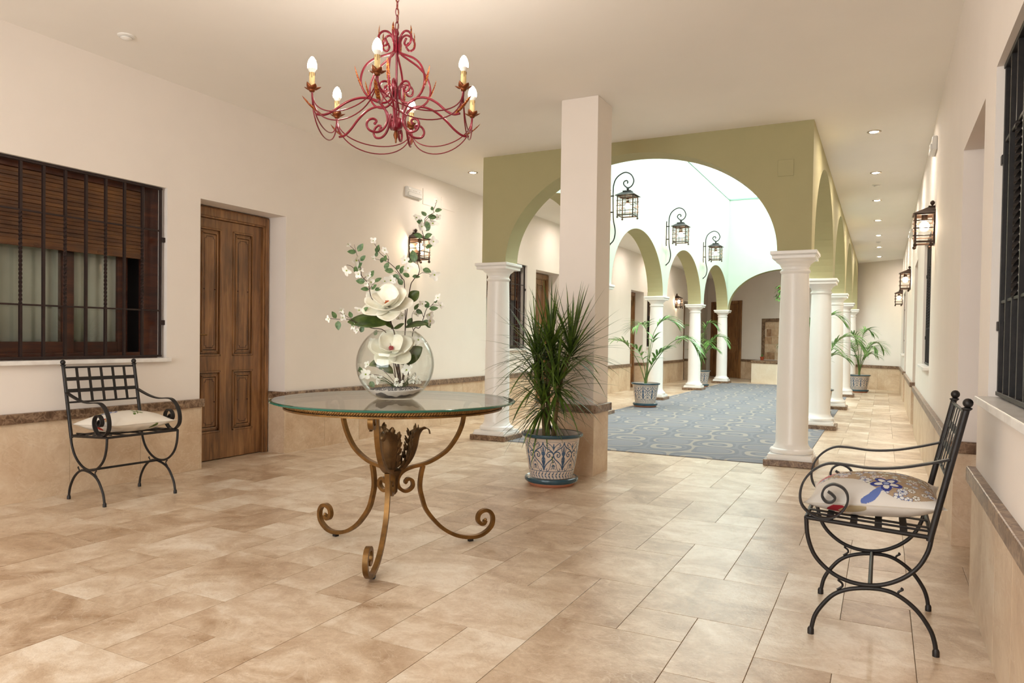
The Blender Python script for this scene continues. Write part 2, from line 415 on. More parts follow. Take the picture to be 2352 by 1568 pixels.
def pocket_wall(mb, x, s, y0, y1, z0, z1, pockets, thick=.45):
    ys = sorted({y0, y1} | {p[0] for p in pockets} | {p[1] for p in pockets}); zs = sorted({z0, z1} | {p[2] for p in pockets} | {p[3] for p in pockets})
    for i in range(len(ys) - 1):
        for j in range(len(zs) - 1):
            a, b, cc, d = ys[i], ys[i + 1], zs[j], zs[j + 1]
            hit = [p for p in pockets if p[0] <= a and p[1] >= b and p[2] <= cc and p[3] >= d]
            if not hit: mb.quad((x, a, cc), (x, b, cc), (x, b, d), (x, a, d))
    for (a, b, cc, d, dp) in pockets:
        xb = x - s * dp
        mb.quad((xb, a, cc), (xb, b, cc), (xb, b, d), (xb, a, d))
        mb.quad((x, a, cc), (xb, a, cc), (xb, a, d), (x, a, d)); mb.quad((x, b, cc), (xb, b, cc), (xb, b, d), (x, b, d))
        mb.quad((x, a, d), (xb, a, d), (xb, b, d), (x, b, d))
        if cc > .01: mb.quad((x, a, cc), (xb, a, cc), (xb, b, cc), (x, b, cc))
    xb = x - s * thick
    mb.quad((xb, y0, z0), (xb, y1, z0), (xb, y1, z1), (xb, y0, z1)); mb.quad((x, y0, z0), (xb, y0, z0), (xb, y0, z1), (x, y0, z1))
    mb.quad((x, y1, z0), (xb, y1, z0), (xb, y1, z1), (x, y1, z1)); mb.quad((x, y0, z1), (xb, y0, z1), (xb, y1, z1), (x, y1, z1))

mb = MB(); pocket_wall(mb, XLW, 1, YBACK, 23.6, 0, H, [w + (.32,) for w in LW] + [d + (.30,) for d in LD])
tag(mb.build('wall_left', M['wall']), 'cream plastered wall with brown doors on the left side', 'wall', kind='structure')
mb = MB(); pocket_wall(mb, XRW, -1, YBACK, 19.0, 0, H, [w + (.32,) for w in RW] + [d + (.30,) for d in RD])
tag(mb.build('wall_right', M['wall']), 'cream plastered wall with lanterns on the right side', 'wall', kind='structure')

# far wall, at a slant to the courtyard, with a tiled niche
mb = MB()
def slab(a, b, z0, z1, d0=-.3, d1=0.0): mb.box(a, b, d0, d1, z0, z1)
NS = (2.55, 4.40, .584, 1.73)
slab(-.55, NS[0], 0, H); slab(NS[1], 7.3, 0, H); slab(NS[0], NS[1], 0, NS[2]); slab(NS[0], NS[1], NS[3], H); slab(NS[0], NS[1], NS[2], NS[3], -.3, -.06)
tag(mb.build('wall_far', M['wall'], loc=FP, rotz=FROT), 'slanting cream end wall behind the courtyard', 'wall', kind='structure')
# wall behind the viewer, with an unseen wide glazed front added to let daylight in
mb = MB(); GX0, GX1, GZ1 = -4.3, -.4, 2.45
mb.box(XL - .4, GX0, YBACK - .25, YBACK, 0, H); mb.box(GX1, XR + .4, YBACK - .25, YBACK, 0, H); mb.box(GX0, GX1, YBACK - .25, YBACK, GZ1, H); mb.box(GX0, GX1, YBACK - .25, YBACK, 0, .06)
tag(mb.build('wall_back', M['wall']), 'cream wall with glazed opening added for daylight', 'wall', kind='structure')
gw = thing('window_7', 'unseen glazed front added to let daylight in', 'window', ((GX0 + GX1) / 2, YBACK - .12, 0), kind='structure')
f = MB(); hw = (GX1 - GX0) / 2
for x in (-hw + .03, -hw / 3, hw / 3, hw - .03): f.box(x - .03, x + .03, -.03, .03, .06, GZ1)
f.box(-hw, hw, -.03, .03, .06, .12); f.box(-hw, hw, -.03, .03, GZ1 - .06, GZ1)
f.build('window_frame', M['white'], gw)
MB().box(-hw, hw, -.004, .004, .1, GZ1 - .04).build('pane', M['glass'], gw)

# ceiling with the courtyard opening
mb = MB()
for a, b, y0, y1 in ((XL - .4, XR + .4, YBACK - .3, YA + .1), (XL - .4, XF + .1, YA + .1, YB1 - .1), (XRF - .1, XR + .4, YA + .1, YB1 - .1)):
    mb.box(a, b, y0, y1, H, H + .12)
mb.prism([(XL - .4, YB1 - .1), (XR + .4, YB1 - .1), (XR + .4, YB1 + .3), (XL - .4, 24.2)], H, H + .12)
tag(mb.build('ceiling', M['ceil']), 'white plastered ceiling', 'ceiling', kind='structure')

# floor: modular travertine pattern (2x2, 1x2 and 1x1 modules), real joints
mb = MB(); mx, my = .2475, .2615; g = .0013
def tile(i, j, w, h):
    x0, y0 = -.374 + mx * i, 2.625 + my * j
    x1, y1 = x0 + mx * w, y0 + my * h
    if x1 < XL - .45 or x0 > XR + .45 or y1 < YBACK or y0 > 24.4: return
    x0 += g; x1 -= g; y0 += g; y1 -= g; e = .0009
    mb.add([(x0, y0, -.004), (x1, y0, -.004), (x1, y1, -.004), (x0, y1, -.004), (x0, y0, -.0003), (x1, y0, -.0003), (x1, y1, -.0003), (x0, y1, -.0003),
            (x0 + e, y0 + e, 0), (x1 - e, y0 + e, 0), (x1 - e, y1 - e, 0), (x0 + e, y1 - e, 0)],
           [(0, 1, 5, 4), (1, 2, 6, 5), (2, 3, 7, 6), (3, 0, 4, 7), (4, 5, 9, 8), (5, 6, 10, 9), (6, 7, 11, 10), (7, 4, 8, 11), (8, 9, 10, 11)], 0)
for p in range(-60, 60):
    for q in range(-60, 60):
        i, j = -2 * p - 3 * q, p - 2 * q
        if -22 < i < 8 and -26 < j < 86: tile(i, j, 2, 2); tile(i, j + 2, 1, 2); tile(i + 1, j + 2, 1, 1)
mb.box(XL - .5, XR + .5, YBACK - .3, 24.4, -.06, -.0035, 1)
tag(mb.build('floor', [M['floor'], M['grout']]), 'travertine tile floor of mixed tile sizes', 'floor', kind='structure')

# dado of travertine slabs and brown marble rail
RZ0, RZ1 = .5017, .5662
def dado_side(x, s, y0, y1, doors, dadoname, trimname, side, step=.531, start=None, dp=.20):
    dm, rm = MB(), MB()
    segs = []; cur = y0
    for d in sorted(doors): segs.append((cur, d[0], d)); cur = d[1]
    segs.append((cur, y1, None)); prev = None
    for (a, b, d) in segs:
        js = [a]
        if prev is None:
            t_ = b - step
            tmp = []
            while t_ > a: tmp.append(t_); t_ -= step
            js += tmp[::-1]
        else:
            t_ = a + step
            while t_ < b - .03: js.append(t_); t_ += step
        js.append(b)
        for k in range(len(js) - 1): dm.box(min(x, x - s * .03), max(x, x - s * .03), js[k] + .0012, js[k + 1] - .0012, 0, RZ0)
        xa, xb = x - s * .03, x + s * .022
        rm.box(min(xa, xb), max(xa, xb), a, b, RZ0, RZ1)
        for yy, dr in ((a, 1 if prev else 0), (b, -1 if d else 0)):
            if dr:
                xd = x - s * dp
                dm.box(min(x, xd), max(x, xd), min(yy, yy - dr * .014), max(yy, yy - dr * .014), 0, RZ0)
                rm.box(min(x + s * .022, xd), max(x + s * .022, xd), min(yy - dr * .026, yy), max(yy - dr * .026, yy), RZ0, RZ1)
        prev = d or prev
    tag(dm.build(dadoname, M['dado'], bevel=.0008), 'travertine dado slabs along the %s wall' % side, 'dado', kind='structure')
    tag(rm.build(trimname, M['emp'], bevel=.006), 'brown marble rail on the %s wall dado' % side, 'chair rail', kind='structure')
dado_side(XL, 1, YBACK, 23.0, LD, 'baseboard_left', 'trim_1', 'left')
dado_side(XR, -1, YBACK, 18.85, RD, 'baseboard_right', 'trim_2', 'right', .37)
dm, rm = MB(), MB()
def fseg(a, b):
    x = a
    while x < b - .05: dm.box(x + .0012, min(x + .62, b) - .0012, 0, .014, 0, RZ0); x += .62
    rm.box(a, b, 0, .034, RZ0, RZ1)
fseg(.0, NS[0] - .02); fseg(NS[1] + .02, 5.20)
tag(dm.build('baseboard_far', M['dado'], loc=FP, rotz=FROT), 'travertine dado slabs along the end wall', 'dado', kind='structure')
tag(rm.build('trim_3', M['emp'], loc=FP, rotz=FROT, bevel=.006), 'brown marble rail on the end wall dado', 'chair rail', kind='structure')

# courtyard walls with arches
def arch_wall(name, lab, axis, a0, a1, c0, c1, arches, inner, ztop=ZSKY + .05, n=40):
    """wall along axis from a0 to a1, between c0 and c1 across; arches (centre, halfwidth)"""
    mb = MB(); P = lambda a, cc, z: (a, cc, z) if axis == 'x' else (cc, a, z)
    prof = [(a0, ZSP)]
    for (m_, hwid) in arches:
        for k in range(n + 1):
            th = PI - PI * k / n; prof.append((m_ + hwid * math.cos(th), ZSP + (ZAP - ZSP) * math.sin(th)))
    prof.append((a1, ZSP))
    for k in range(len(prof) - 1):
        (p, zp), (q, zq) = prof[k], prof[k + 1]
        if q - p > 1e-6:
            for kk, cc in enumerate((c0, c1)): mb.quad(P(p, cc, zp), P(q, cc, zq), P(q, cc, ztop), P(p, cc, ztop), 1 if kk == inner else 0)
        if abs(q - p) > 1e-6 or abs(zq - zp) > 1e-6: mb.quad(P(p, c0, zp), P(q, c0, zq), P(q, c1, zq), P(p, c1, zp))
    mb.quad(P(a0, c0, ZSP), P(a0, c1, ZSP), P(a0, c1, ztop), P(a0, c0, ztop)); mb.quad(P(a1, c0, ZSP), P(a1, c1, ZSP), P(a1, c1, ztop), P(a1, c0, ztop))
    mb.quad(P(a0, c0, ztop), P(a1, c0, ztop), P(a1, c1, ztop), P(a0, c1, ztop))
    me = mb; return tag(me.build(name, [M['olive'], M['mint']], smooth=25), lab, 'wall', kind='structure')
side = [(COLY0 + BAY * (k + .5), BAY / 2 - .14) for k in range(4)]
arch_wall('wall_courtyard_left', 'olive green arcade wall carrying three scrolled lanterns', 'y', YA, YB1, XF, XIL, side, 1)
arch_wall('wall_courtyard_right', 'olive green arcade wall beside the right corridor', 'y', YA, YB1, XIR, XRF, side, 0)
xm, xh = (XIL + XIR) / 2, (XIR - XIL) / 2
arch_wall('wall_courtyard_front', 'olive green wall with one wide arch facing the lobby', 'x', XIL, XIR, YA, YA + TH, [(xm, xh)], 1, n=64)
arch_wall('wall_courtyard_back', 'pale green wall with a wide arch at the courtyard end', 'x', XIL, XIR, YB0, YB1, [(xm, xh)], 0, n=64)
# skylight: frame and glass on top of the courtyard walls
sk = thing('window_8', 'glass skylight over the courtyard', 'skylight', (xm, (YA + YB1) / 2, ZSKY), kind='structure')
hx, hy = (XIR - XIL) / 2, (YB0 - YA - TH) / 2; oy = (YA + TH + YB0) / 2 - (YA + YB1) / 2
f = MB()
for sx in (-1, 1): f.box(min(sx * hx, sx * (hx - .012)), max(sx * hx, sx * (hx - .012)), oy - hy, oy + hy, -.004, .03)
for sy in (-1, 1): f.box(-hx, hx, oy + min(sy * hy, sy * (hy - .012)), oy + max(sy * hy, sy * (hy - .012)), -.004, .03)
f.build('window_frame', M['skyframe'], sk)
MB().box(-hx - .1, hx + .1, oy - hy - .1, oy + hy + .1, .055, .067).build('pane', M['skyglass'], sk)

# ------------------------------------------------------------------ doors and windows
def make_door(name, lab, loc, rot):
    d = thing(name, lab, 'door', loc, rot, kind='structure')
    fr = MB(); w, hgt = .4705, 2.165
    for s in (-1, 1):
        a, b = sorted((s * w, s * .405)); fr.ybox(a, b, -.29, -.205, 0, hgt)
        a, b = sorted((s * .458, s * .418)); fr.ybox(a, b, -.205, -.192, 0, hgt - .012)
    fr.ybox(-.405, .405, -.29, -.205, 2.07, hgt); fr.ybox(-.418, .418, -.205, -.192, 2.084, hgt - .012)
    fr.build('door_frame', M['wood'], d, bevel=.006)
    lf = MB(); lf.ybox(-.404, .404, -.285, -.245, .006, 2.068)
    for (a, b) in ((-.404, -.30), (-.065, .065), (.30, .404)): lf.ybox(a, b, -.245, -.228, .006, 2.068)
    for (z0, z1) in ((.006, .24), (.77, .90), (1.99, 2.068)): lf.ybox(-.40, .40, -.245, -.2285, z0, z1)
    L = lf.build('door_leaf', M['wood'], d, bevel=.003)
    for (a, b) in ((-.30, -.065), (.065, .30)):
        for (z0, z1) in ((.24, .77), (.90, 1.99)):
            p = MB(); i = .0
            for (o_, x1) in ((.0, -.222), (.022, -.232), (.034, -.226)):   # stepped moulding
                p.ybox(a + o_, a + o_ + .014, -.245, x1, z0 + o_, z1 - o_); p.ybox(b - o_ - .014, b - o_, -.245, x1, z0 + o_, z1 - o_)
                p.ybox(a + o_, b - o_, -.245, x1, z0 + o_, z0 + o_ + .014); p.ybox(a + o_, b - o_, -.245, x1, z1 - o_ - .014, z1 - o_)
            p.ybox(a + .052, b - .052, -.245, -.231, z0 + .056, z1 - .056)
            pm = p.build('door_panel', M['wood'], d, bevel=.003)
            k = MB(); cy = (a + b) / 2; hwid = (b - a) / 2 - .066; ty = .002
            for sy in (-1, 1):                                    # dark inlaid line with stepped corners and studs
                yy = cy + sy * hwid; k.ybox(yy - ty, yy + ty, -.232, -.2298, z0 + .10, z1 - .10)
                for (zz, sz) in ((z0 + .072, 1), (z1 - .072, -1)):
                    k.ybox(cy - hwid + .016, cy + hwid - .016, -.232, -.2298, zz - .002, zz + .002)
                    q = cy + sy * (hwid - .016); k.ybox(q - ty, q + ty, -.232, -.2298, min(zz, zz + sz * .018), max(zz, zz + sz * .018))
                    k.ybox(min(q, yy), max(q, yy), -.232, -.2298, zz + sz * .018 - .002, zz + sz * .018 + .002)
                    k.ybox(yy - ty, yy + ty, -.232, -.2298, min(zz + sz * .018, zz + sz * .03), max(zz + sz * .018, zz + sz * .03))
                k.ball((-.231, cy + sy * (hwid + .004), (z0 + z1) / 2 if z1 < 1 else 1.47), .007, 8)
            k.build('inlay', M['woodd'], pm)
    hd = MB(); hd.box(-.232, -.222, -.386, -.352, .97, 1.16); hd.tube([(-.225, -.37, 1.08), (-.185, -.37, 1.08)], .008, 8)
    hd.tube(cr([(-.185, -.37, 1.08), (-.178, -.35, 1.083), (-.18, -.30, 1.082), (-.183, -.25, 1.08)], 4), [.008] * 9 + [.007] * 4, 8)
    hd.build('door_handle', M['gold'], d, smooth=40)
    return d
for i, (a, b, z0, z1) in enumerate(LD):
    lab = ['brown four-panel door nearest on the left wall', 'brown panel door behind the pillar and dracaena', 'brown panel door behind the nearest potted palm', 'brown panel door at the far end of the left wall'][i]
    if i == 0: D0 = make_door('door_1', lab, (XLW, (a + b) / 2, 0), 0)
    else: dup(D0, (XLW, (a + b) / 2, 0), 0, lab, name='door_%d' % (i + 1))
for i, (a, b, z0, z1) in enumerate(RD):
    r = dup(D0, (XRW, (a + b) / 2, 0), PI, ['door deep in the right wall beside the near iron chair', 'door in the right wall between two lanterns', 'door far down the right wall'][i], name='door_%d' % (i + 5)); r.scale = (1, 1, .985)
# double door on the end wall
dd = thing('door_8', 'wide brown double door on the end wall', 'door', farpt(5.86, 0, 0), FROT, kind='structure')
fr = MB()
for a, b in ((-.66, -.56), (.56, .66)): fr.box(a, b, 0, .05, 0, 2.28)
fr.box(-.56, .56, 0, .05, 2.18, 2.28); fr.build('door_frame', M['wood'], dd, bevel=.01)
for s in (-1, 1):
    lf = MB(); a, b = sorted((s * .002, s * .558)); lf.box(a, b, 0, .02, .004, 2.178)
    for (z0, z1) in ((.2, .8), (.95, 2.05)): lf.box(a + .09, b - .09, 0, .03, z0, z1); lf.box(a + .13, b - .13, 0, .038, z0 + .04, z1 - .04)
    L = lf.build('door_leaf', M['wood'], dd, bevel=.006)
    MB().box(s * .07 - .012, s * .07 + .012, .02, .05, 1.0, 1.16).build('door_handle', M['gold'], L)

def make_window(name, lab, loc, rot, w, h, zsill, wood_=True):
    """opening w x h, +x towards the room, origin at the floor under its middle"""
    W = thing(name, lab, 'window', loc, rot, kind='structure'); hw = w / 2; z0, z1 = zsill, zsill + h
    MB().box(-.31, .045, -hw - .001, hw + .012, z0 - .028, z0 + .001).build('window_sill', M['sill'], W, bevel=.004)
    fm = M['woodd'] if wood_ else M['greymetal']
    f = MB(); xo = -.10
    for s in (-1, 1): a, b = sorted((s * (hw - .004), s * (hw - .125))); f.ybox(a, b, xo - .06, xo, z0, z1)
    f.ybox(-hw + .125, hw - .125, xo - .06, xo - .001, z0 + .001, z0 + .045); f.ybox(-hw + .125, hw - .125, xo - .06, xo - .001, z1 - .05, z1 - .001)
    f.build('window_frame', fm, W, bevel=.004)
    if wood_:
        b = MB(); zb = z0 + h * .59; n = 18; dz = (z1 - .05 - zb) / n
        for k in range(n): zc = zb + dz * k; b.box(xo - .034, xo - .016 - .004 * (k % 2), -hw + .122, hw - .122, zc + .0004, zc + dz - .0006)
        b.box(xo - .036, xo - .008, -hw + .122, hw - .122, zb - .02, zb + .028)
        for yy in (-.22, .22): b.box(xo - .016, xo - .003, yy - .012, yy + .012, zb - .012, zb + .006)
        b.build('shutter', M['blind'], W, bevel=.003)
    ym = .055; zt = z1 - .05
    for (a, b, xs) in ((-hw + .16, ym + .04, xo - .10), (ym - .04, hw - .165, xo - .13)):
        sb = MB(); sx0, sx1 = xs - .028, xs
        sb.box(sx0, sx1, a, a + .08, z0 + .02, zt); sb.box(sx0, sx1, b - .08, b, z0 + .02, zt); sb.box(sx0, sx1, a + .08, b - .08, z0 + .02, z0 + .12); sb.box(sx0, sx1, a + .08, b - .08, zt - .06, zt)
        S = sb.build('sash', fm, W, bevel=.003)
        MB().box(xs - .016, xs - .012, a + .07, b - .07, z0 + .11, zt - .05).build('pane', M['glass'], S)
    if wood_:
        cu = MB()
        cu.grid(lambda u, v: (xo - .175 + .010 * math.sin(u * 2 * PI * 9) + .006 * math.sin(u * 47), -hw + .17 + u * (w - .39), z0 + .01 + v * (h - .03)), 150, 2)
        cu.build('curtain', M['curtain'], W, smooth=60, solid=.002)
    MB().box(-.318, -.300, -hw + .001, hw - .001, z0 + .002, z1 - .002).build('backing', M['dark'], W)  # dark panel, the shade of the unlit room put into its colour
    # iron grille: frame, rails and bars, every second bar twisted between the rails
    gx = -.032; fb = MB(); bx = .008
    yl, yr = -hw + .045, hw - .045; zb, zt = z0 + .008, z1 - .005
    fb.box(gx - bx, gx + bx, yl - .018, yl, zb, zt); fb.box(gx - bx, gx + bx, yr, yr + .018, zb, zt); fb.box(gx - .012, gx + .012, yl - .018, yr + .018, zt - .016, zt); fb.box(gx - .012, gx + .012, yl - .018, yr + .018, zb, zb + .016)
    for zz in (z0 + .36, z0 + .965):
        fb.box(gx - .004, gx + .004, yl, yr, zz - .006, zz + .006)
    for zz in (z0 + .27, z0 + .90):
        for s in (-1, 1): a, b = sorted((s * (hw - .03), s * hw)); fb.box(gx - .012, gx + .012, a, b, zz - .018, zz + .018)
    G = fb.build('grille', M['irong'] if wood_ else M['iron'], W, bevel=.002)
    nb = int(round((yr - yl) / .1445)) - 1; st = (yr - yl) / (nb + 1)
    for k in range(1, nb + 1):
        y = yr - k * st; bb = MB(); r = .0085
        zr = [zb, z0 + .36, z0 + .965, zt]
        if k % 2: 
            for q in (0, 2): bb.box(gx - r, gx + r, y - r, y + r, zr[q], zr[q + 1])
            n = 90; vs = []; fs = []
            for i in range(n + 1):
                z = zr[1] + (zr[2] - zr[1]) * i / n; an = i / n * 2 * PI * 5.5
                for j in range(4): t = an + PI / 4 + j * PI / 2; vs.append((gx + r * 1.35 * math.cos(t), y + r * 1.35 * math.sin(t), z))
            for i in range(n):
                for j in range(4): fs.append((i * 4 + j, i * 4 + (j + 1) % 4, i * 4 + 4 + (j + 1) % 4, i * 4 + 4 + j))
            bb.add(vs, fs)
        else: bb.box(gx - r, gx + r, y - r, y + r, zb, zt)
        bb.build('bar', M['irong'] if wood_ else M['iron'], G)
    return W
labs = ['barred wood window above the chair on the left wall', 'barred window behind the nearest left column', 'barred window at the far end of the left wall']
for i, (a, b, z0, z1) in enumerate(LW): make_window('window_%d' % (i + 1), labs[i], (XLW, (a + b) / 2, 0), 0, b - a, z1 - z0, z0)
labs = ['dark barred window beside the near iron chair', 'recessed window beneath the nearest right lantern', 'recessed window far down the right wall']
for i, (a, b, z0, z1) in enumerate(RW): make_window('window_%d' % (i + 4), labs[i], (XRW, (a + b) / 2, 0), PI, b - a, z1 - z0, z0, False)

# square pillar between lobby and courtyard
PX, PY, PW, PD = -2.0168, 5.4456, .3244, .3447
p = thing('square_pillar', 'square cream pillar with stone base standing behind the dracaena', 'pillar', (PX - PW / 2, PY + PD / 2, 0), kind='thing')
hw, hd = PW / 2, PD / 2
MB().box(-hw + .006, hw - .006, -hd + .006, hd - .006, 0, H).build('shaft', M['wall'], p, bevel=.004)
b = MB()
for s in (-1, 1):
    b.box(-hw, hw, min(s * hd, s * (hd - .012)), max(s * hd, s * (hd - .012)), 0, RZ0); b.box(min(s * hw, s * (hw - .012)), max(s * hw, s * (hw - .012)), -hd + .012, hd - .012, 0, RZ0)
b.build('stone_base', M['dado'], p)
e = .024; r = MB()
for s in (-1, 1):
    r.box(-hw - e, hw + e, min(s * (hd + e), s * (hd - .01)), max(s * (hd + e), s * (hd - .01)), RZ0, RZ1); r.box(min(s * (hw + e), s * (hw - .01)), max(s * (hw + e), s * (hw - .01)), -hd + .01, hd - .01, RZ0, RZ1)
r.build('marble_rail', M['emp'], p, bevel=.006)

# ------------------------------------------------------------------ columns
SHAFT = [(.158, .150), (.152, .160), (.141, .176), (.135, .20), (.1345, .6), (.128, 1.1), (.1205, 1.5), (.115, 1.69)]
def make_column(loc, lab):
    k = thing('column', lab, 'column', loc, group='white arcade columns', kind='thing')
    MB().box(-.212, .212, -.212, .212, 0, .055).build('marble_slab', M['emp'], k, bevel=.006)
    b = MB(); b.box(-.185, .185, -.185, .185, .055, .078); b.box(-.178, .178, -.178, .178, .078, .10)
    b.lathe([(.172, .10), (.180, .106), (.184, .118), (.182, .132), (.172, .143), (.160, .148), (.158, .150)], 40); b.build('base', M['white'], k, smooth=35)
    MB().lathe(SHAFT, 48).build('shaft', M['white'], k, smooth=40)
    t_ = MB(); t_.lathe([(.115, 1.69), (.120, 1.70), (.127, 1.707), (.1275, 1.716), (.122, 1.724), (.115, 1.728), (.115, 1.752), (.121, 1.757), (.123, 1.764), (.127, 1.772), (.137, 1.783), (.150, 1.792), (.160, 1.80), (.164, 1.812), (.170, 1.818)], 48)
    t_.box(-.176, .176, -.176, .176, 1.816, 1.845); t_.box(-.183, .183, -.183, .183, 1.845, 1.853); t_.box(-.190, .190, -.190, .190, 1.853, ZSP)
    t_.build('capital', M['white'], k, smooth=35, bevel=.004)
    return k
ordn = ['nearest', 'second', 'third', 'fourth', 'fifth']
C0 = None
for side_, x in (('left', COLX[0]), ('right', COLX[1])):
    for k in range(5):
        lab = 'white column, %s from the lobby in the %s arcade row' % (ordn[k], side_)
        loc = (x, COLY0 + BAY * k, 0)
        if C0 is None: C0 = make_column(loc, lab)
        else: dup(C0, loc, 0, lab)

# carpet in the courtyard, cut round the column slabs
mb = MB(); x0, x1 = COLX[0] + .215, COLX[1] - .215; ya, yb = 6.82, 19.45
mb.box(x0, x1, ya, yb, 0, .006)
ys = [COLY0 + BAY * k for k in range(5)]
for k in range(4):
    mb.box(-3.63, x0, ys[k] + .215, ys[k + 1] - .215, 0, .006); mb.box(x1, -.617, ys[k] + .215, ys[k + 1] - .215, 0, .006)
tag(mb.build('carpet', M['carpet']), 'grey and cream carpet of ovals and waves filling the courtyard', 'carpet')

# stone bench and niche lining on the end wall
n_ = thing('niche_panel', 'travertine tile panel framed in brown marble on the end wall', 'tile panel', farpt((NS[0] + NS[1]) / 2, 0, 0), FROT)
w = (NS[1] - NS[0]) / 2; f = MB(); e = .085
f.box(-w, -w + e, -.058, .012, NS[2], NS[3]); f.box(w - e, w, -.058, .012, NS[2], NS[3]); f.box(-w + e, w - e, -.058, .012, NS[3] - e, NS[3])
f.build('marble_frame', M['emp'], n_, bevel=.004)
q = MB(); zz = NS[2] + .002; row = 0
while zz < NS[3] - e - .02:
    x = -w + e + .003 - (0 if row % 2 else .14); z1 = min(zz + .205, NS[3] - e)
    while x < w - e:
        L = .30 if (row + int(x * 10)) % 3 else .18; a, b = max(x, -w + e), min(x + L, w - e)
        if b - a > .02: q.box(a, b, -.058, -.035, zz, z1)
        x += L + .012
    zz += .215; row += 1
q.build('stone_tile', [stone('niche_stone', [(.3, c(150, 112, 82)), (.45, c(190, 156, 124)), (.55, c(214, 186, 154)), (.7, c(232, 214, 190))], scale=2.6, tilevar=.35)], n_, bevel=.003)
q = MB(); q.box(-w + e, w - e, -.0585, -.044, NS[2], NS[3] - e); q.build('mortar', M['pale'], n_)
bench = thing('stone_bench', 'pale stone bench with brown marble top at the end wall', 'bench', (-2.6, 20.3, 0))
def L2(p): return (p[0] + 2.6, p[1] - 20.3)
poly = [L2(p) for p in ((-3.075, 20.17), (-2.405, 19.75), (-1.70, 19.58), (-1.665, 20.43), (-3.069, 21.555))]
MB().prism(poly, 0, .515).build('stone_body', M['pale'], bench)
cx_ = sum(p[0] for p in poly) / 5; cy_ = sum(p[1] for p in poly) / 5
MB().prism([(cx_ + (x - cx_) * 1.035, cy_ + (y - cy_) * 1.035) if i < 3 else (x, y) for i, (x, y) in enumerate(poly)], .515, .575).build('marble_top', M['emp'], bench, bevel=.01)
# ------------------------------------------------------------------ table
YAW = .4809
TC = V((-2.188, 3.025, 0))
tb = thing('round_table', 'round glass table on scrolled bronze legs in the lobby', 'table', TC)
LOWER = [(.156, .424), (.144, .371), (.14, .312), (.154, .251), (.174, .196), (.216, .139), (.272, .084), (.347, .041), (.431, .021), (.499, .029), (.551, .066), (.562, .113), (.543, .148), (.511, .158), (.481, .144), (.472, .114), (.486, .090), (.508, .088), (.517, .104)]
UPPER = [(.464, .705), (.452, .712), (.442, .700), (.456, .683), (.484, .686), (.500, .710), (.488, .738), (.452, .753), (.414, .749), (.392, .720), (.384, .680), (.372, .624), (.344, .564), (.299, .505), (.251, .47), (.195, .443), (.148, .43), (.092, .42), (.05, .404), (.026, .38), (.018, .351), (.026, .321), (.052, .301), (.079, .303), (.100, .322), (.097, .349), (.077, .361), (.062, .350), (.064, .340)]
for dx, dy in ((-.451, .064), (.263, .365), (.189, -.43)):
    d = V((dx, dy, 0)).normalized(); nr = V((-d.y, d.x, 0))
    pth = lambda L_: [d * r + V((0, 0, z)) for r, z in L_]
    m_ = MB(); m_.bar(cr(pth(LOWER), 5), nr, .024, .019); m_.bar(cr(pth(UPPER), 5), nr, .024, .017)
    m_.ball(d * .517 + V((0, 0, .106)), .010, 8); m_.ball(d * .064 + V((0, 0, .342)), .009, 8)
    lg = m_.build('leg', M['gold'], tb, smooth=35, bevel=.002)
    MB().box(-.012, .012, -.012, .012, 0, .014).build('foot_pad', M['iron'], lg, loc=d * .431, rotz=math.atan2(d.y, d.x))
m_ = MB(); m_.lathe([(0, .285), (.008, .287), (.018, .30), (.020, .33), (.024, .375), (.034, .398), (.036, .41), (.022, .42), (.0, .424)], 20)
m_.build('hub', M['goldd'], tb, smooth=40)
def acanthus(ang):
    m_ = MB(); rz = cr([(.020, 0, .398), (.058, 0, .422), (.096, 0, .470), (.118, 0, .528), (.130, 0, .585), (.148, 0, .614), (.174, 0, .614), (.182, 0, .590)], 6); n = len(rz) - 1
    ca, sa = math.cos(ang), math.sin(ang); rot = lambda p: V((p.x * ca - p.y * sa, p.x * sa + p.y * ca, p.z))
    def at(u):
        i = min(int(u * n), n - 1); p = rz[i].lerp(rz[i + 1], u * n - i); t_ = (rz[i + 1] - rz[i]).normalized(); return p, t_, V((-t_.z, 0, t_.x))
    wid = lambda q: .060 * min(1, .25 + 1.7 * q) if q < .58 else .060 * max(.24, 1 - (q - .58) / .17)
    def fn(u, v):
        p, t_, nn = at(u); s = (v - .5) * 2; w = wid(u); k = 1 if u < .78 else .3
        q = p + nn * (.75 * w * abs(s) ** 1.8 * k + .003 * math.cos(s * 9) * (u < .8)); return rot(V((q.x, s * w * (1 - .22 * abs(s)), q.z)))
    m_.grid(fn, 40, 12)
    for sd in (-1, 1):                       # ragged upturned lobes along both edges
        for k, u in enumerate((.16, .27, .38, .48, .57, .66)):
            p, t_, nn = at(u); w = wid(u); b = p + nn * (.60 * w) + V((0, sd * w * .70, 0))
            for g_, (o_, L_) in enumerate(((0, .050), (.55, .040), (1.1, .030))):
                d = t_ * (1 - .35 * g_) + V((0, sd * (.35 + .45 * g_), 0)) + nn * (.40 + .1 * g_)
                m_.leaf(rot(b - t_ * .012), rot(d), rot(nn), L_ * (1.05 - .06 * k), .021, 0, 6, droop=-.5, cup=.45, shape=lambda q: math.sin(PI * (.12 + .87 * q)) ** .7)
    if ang > 4: p, t_, nn = at(1); m_.ball(rot(p) + V((0, 0, .006)), .015, 12)
    return m_.build('acanthus_leaf', M['goldd'], tb, smooth=60, solid=.0025)
for a in (20, 140, 260): acanthus(YAW + math.radians(a))
m_ = MB(); R = .535; turns = 86; n = 1032
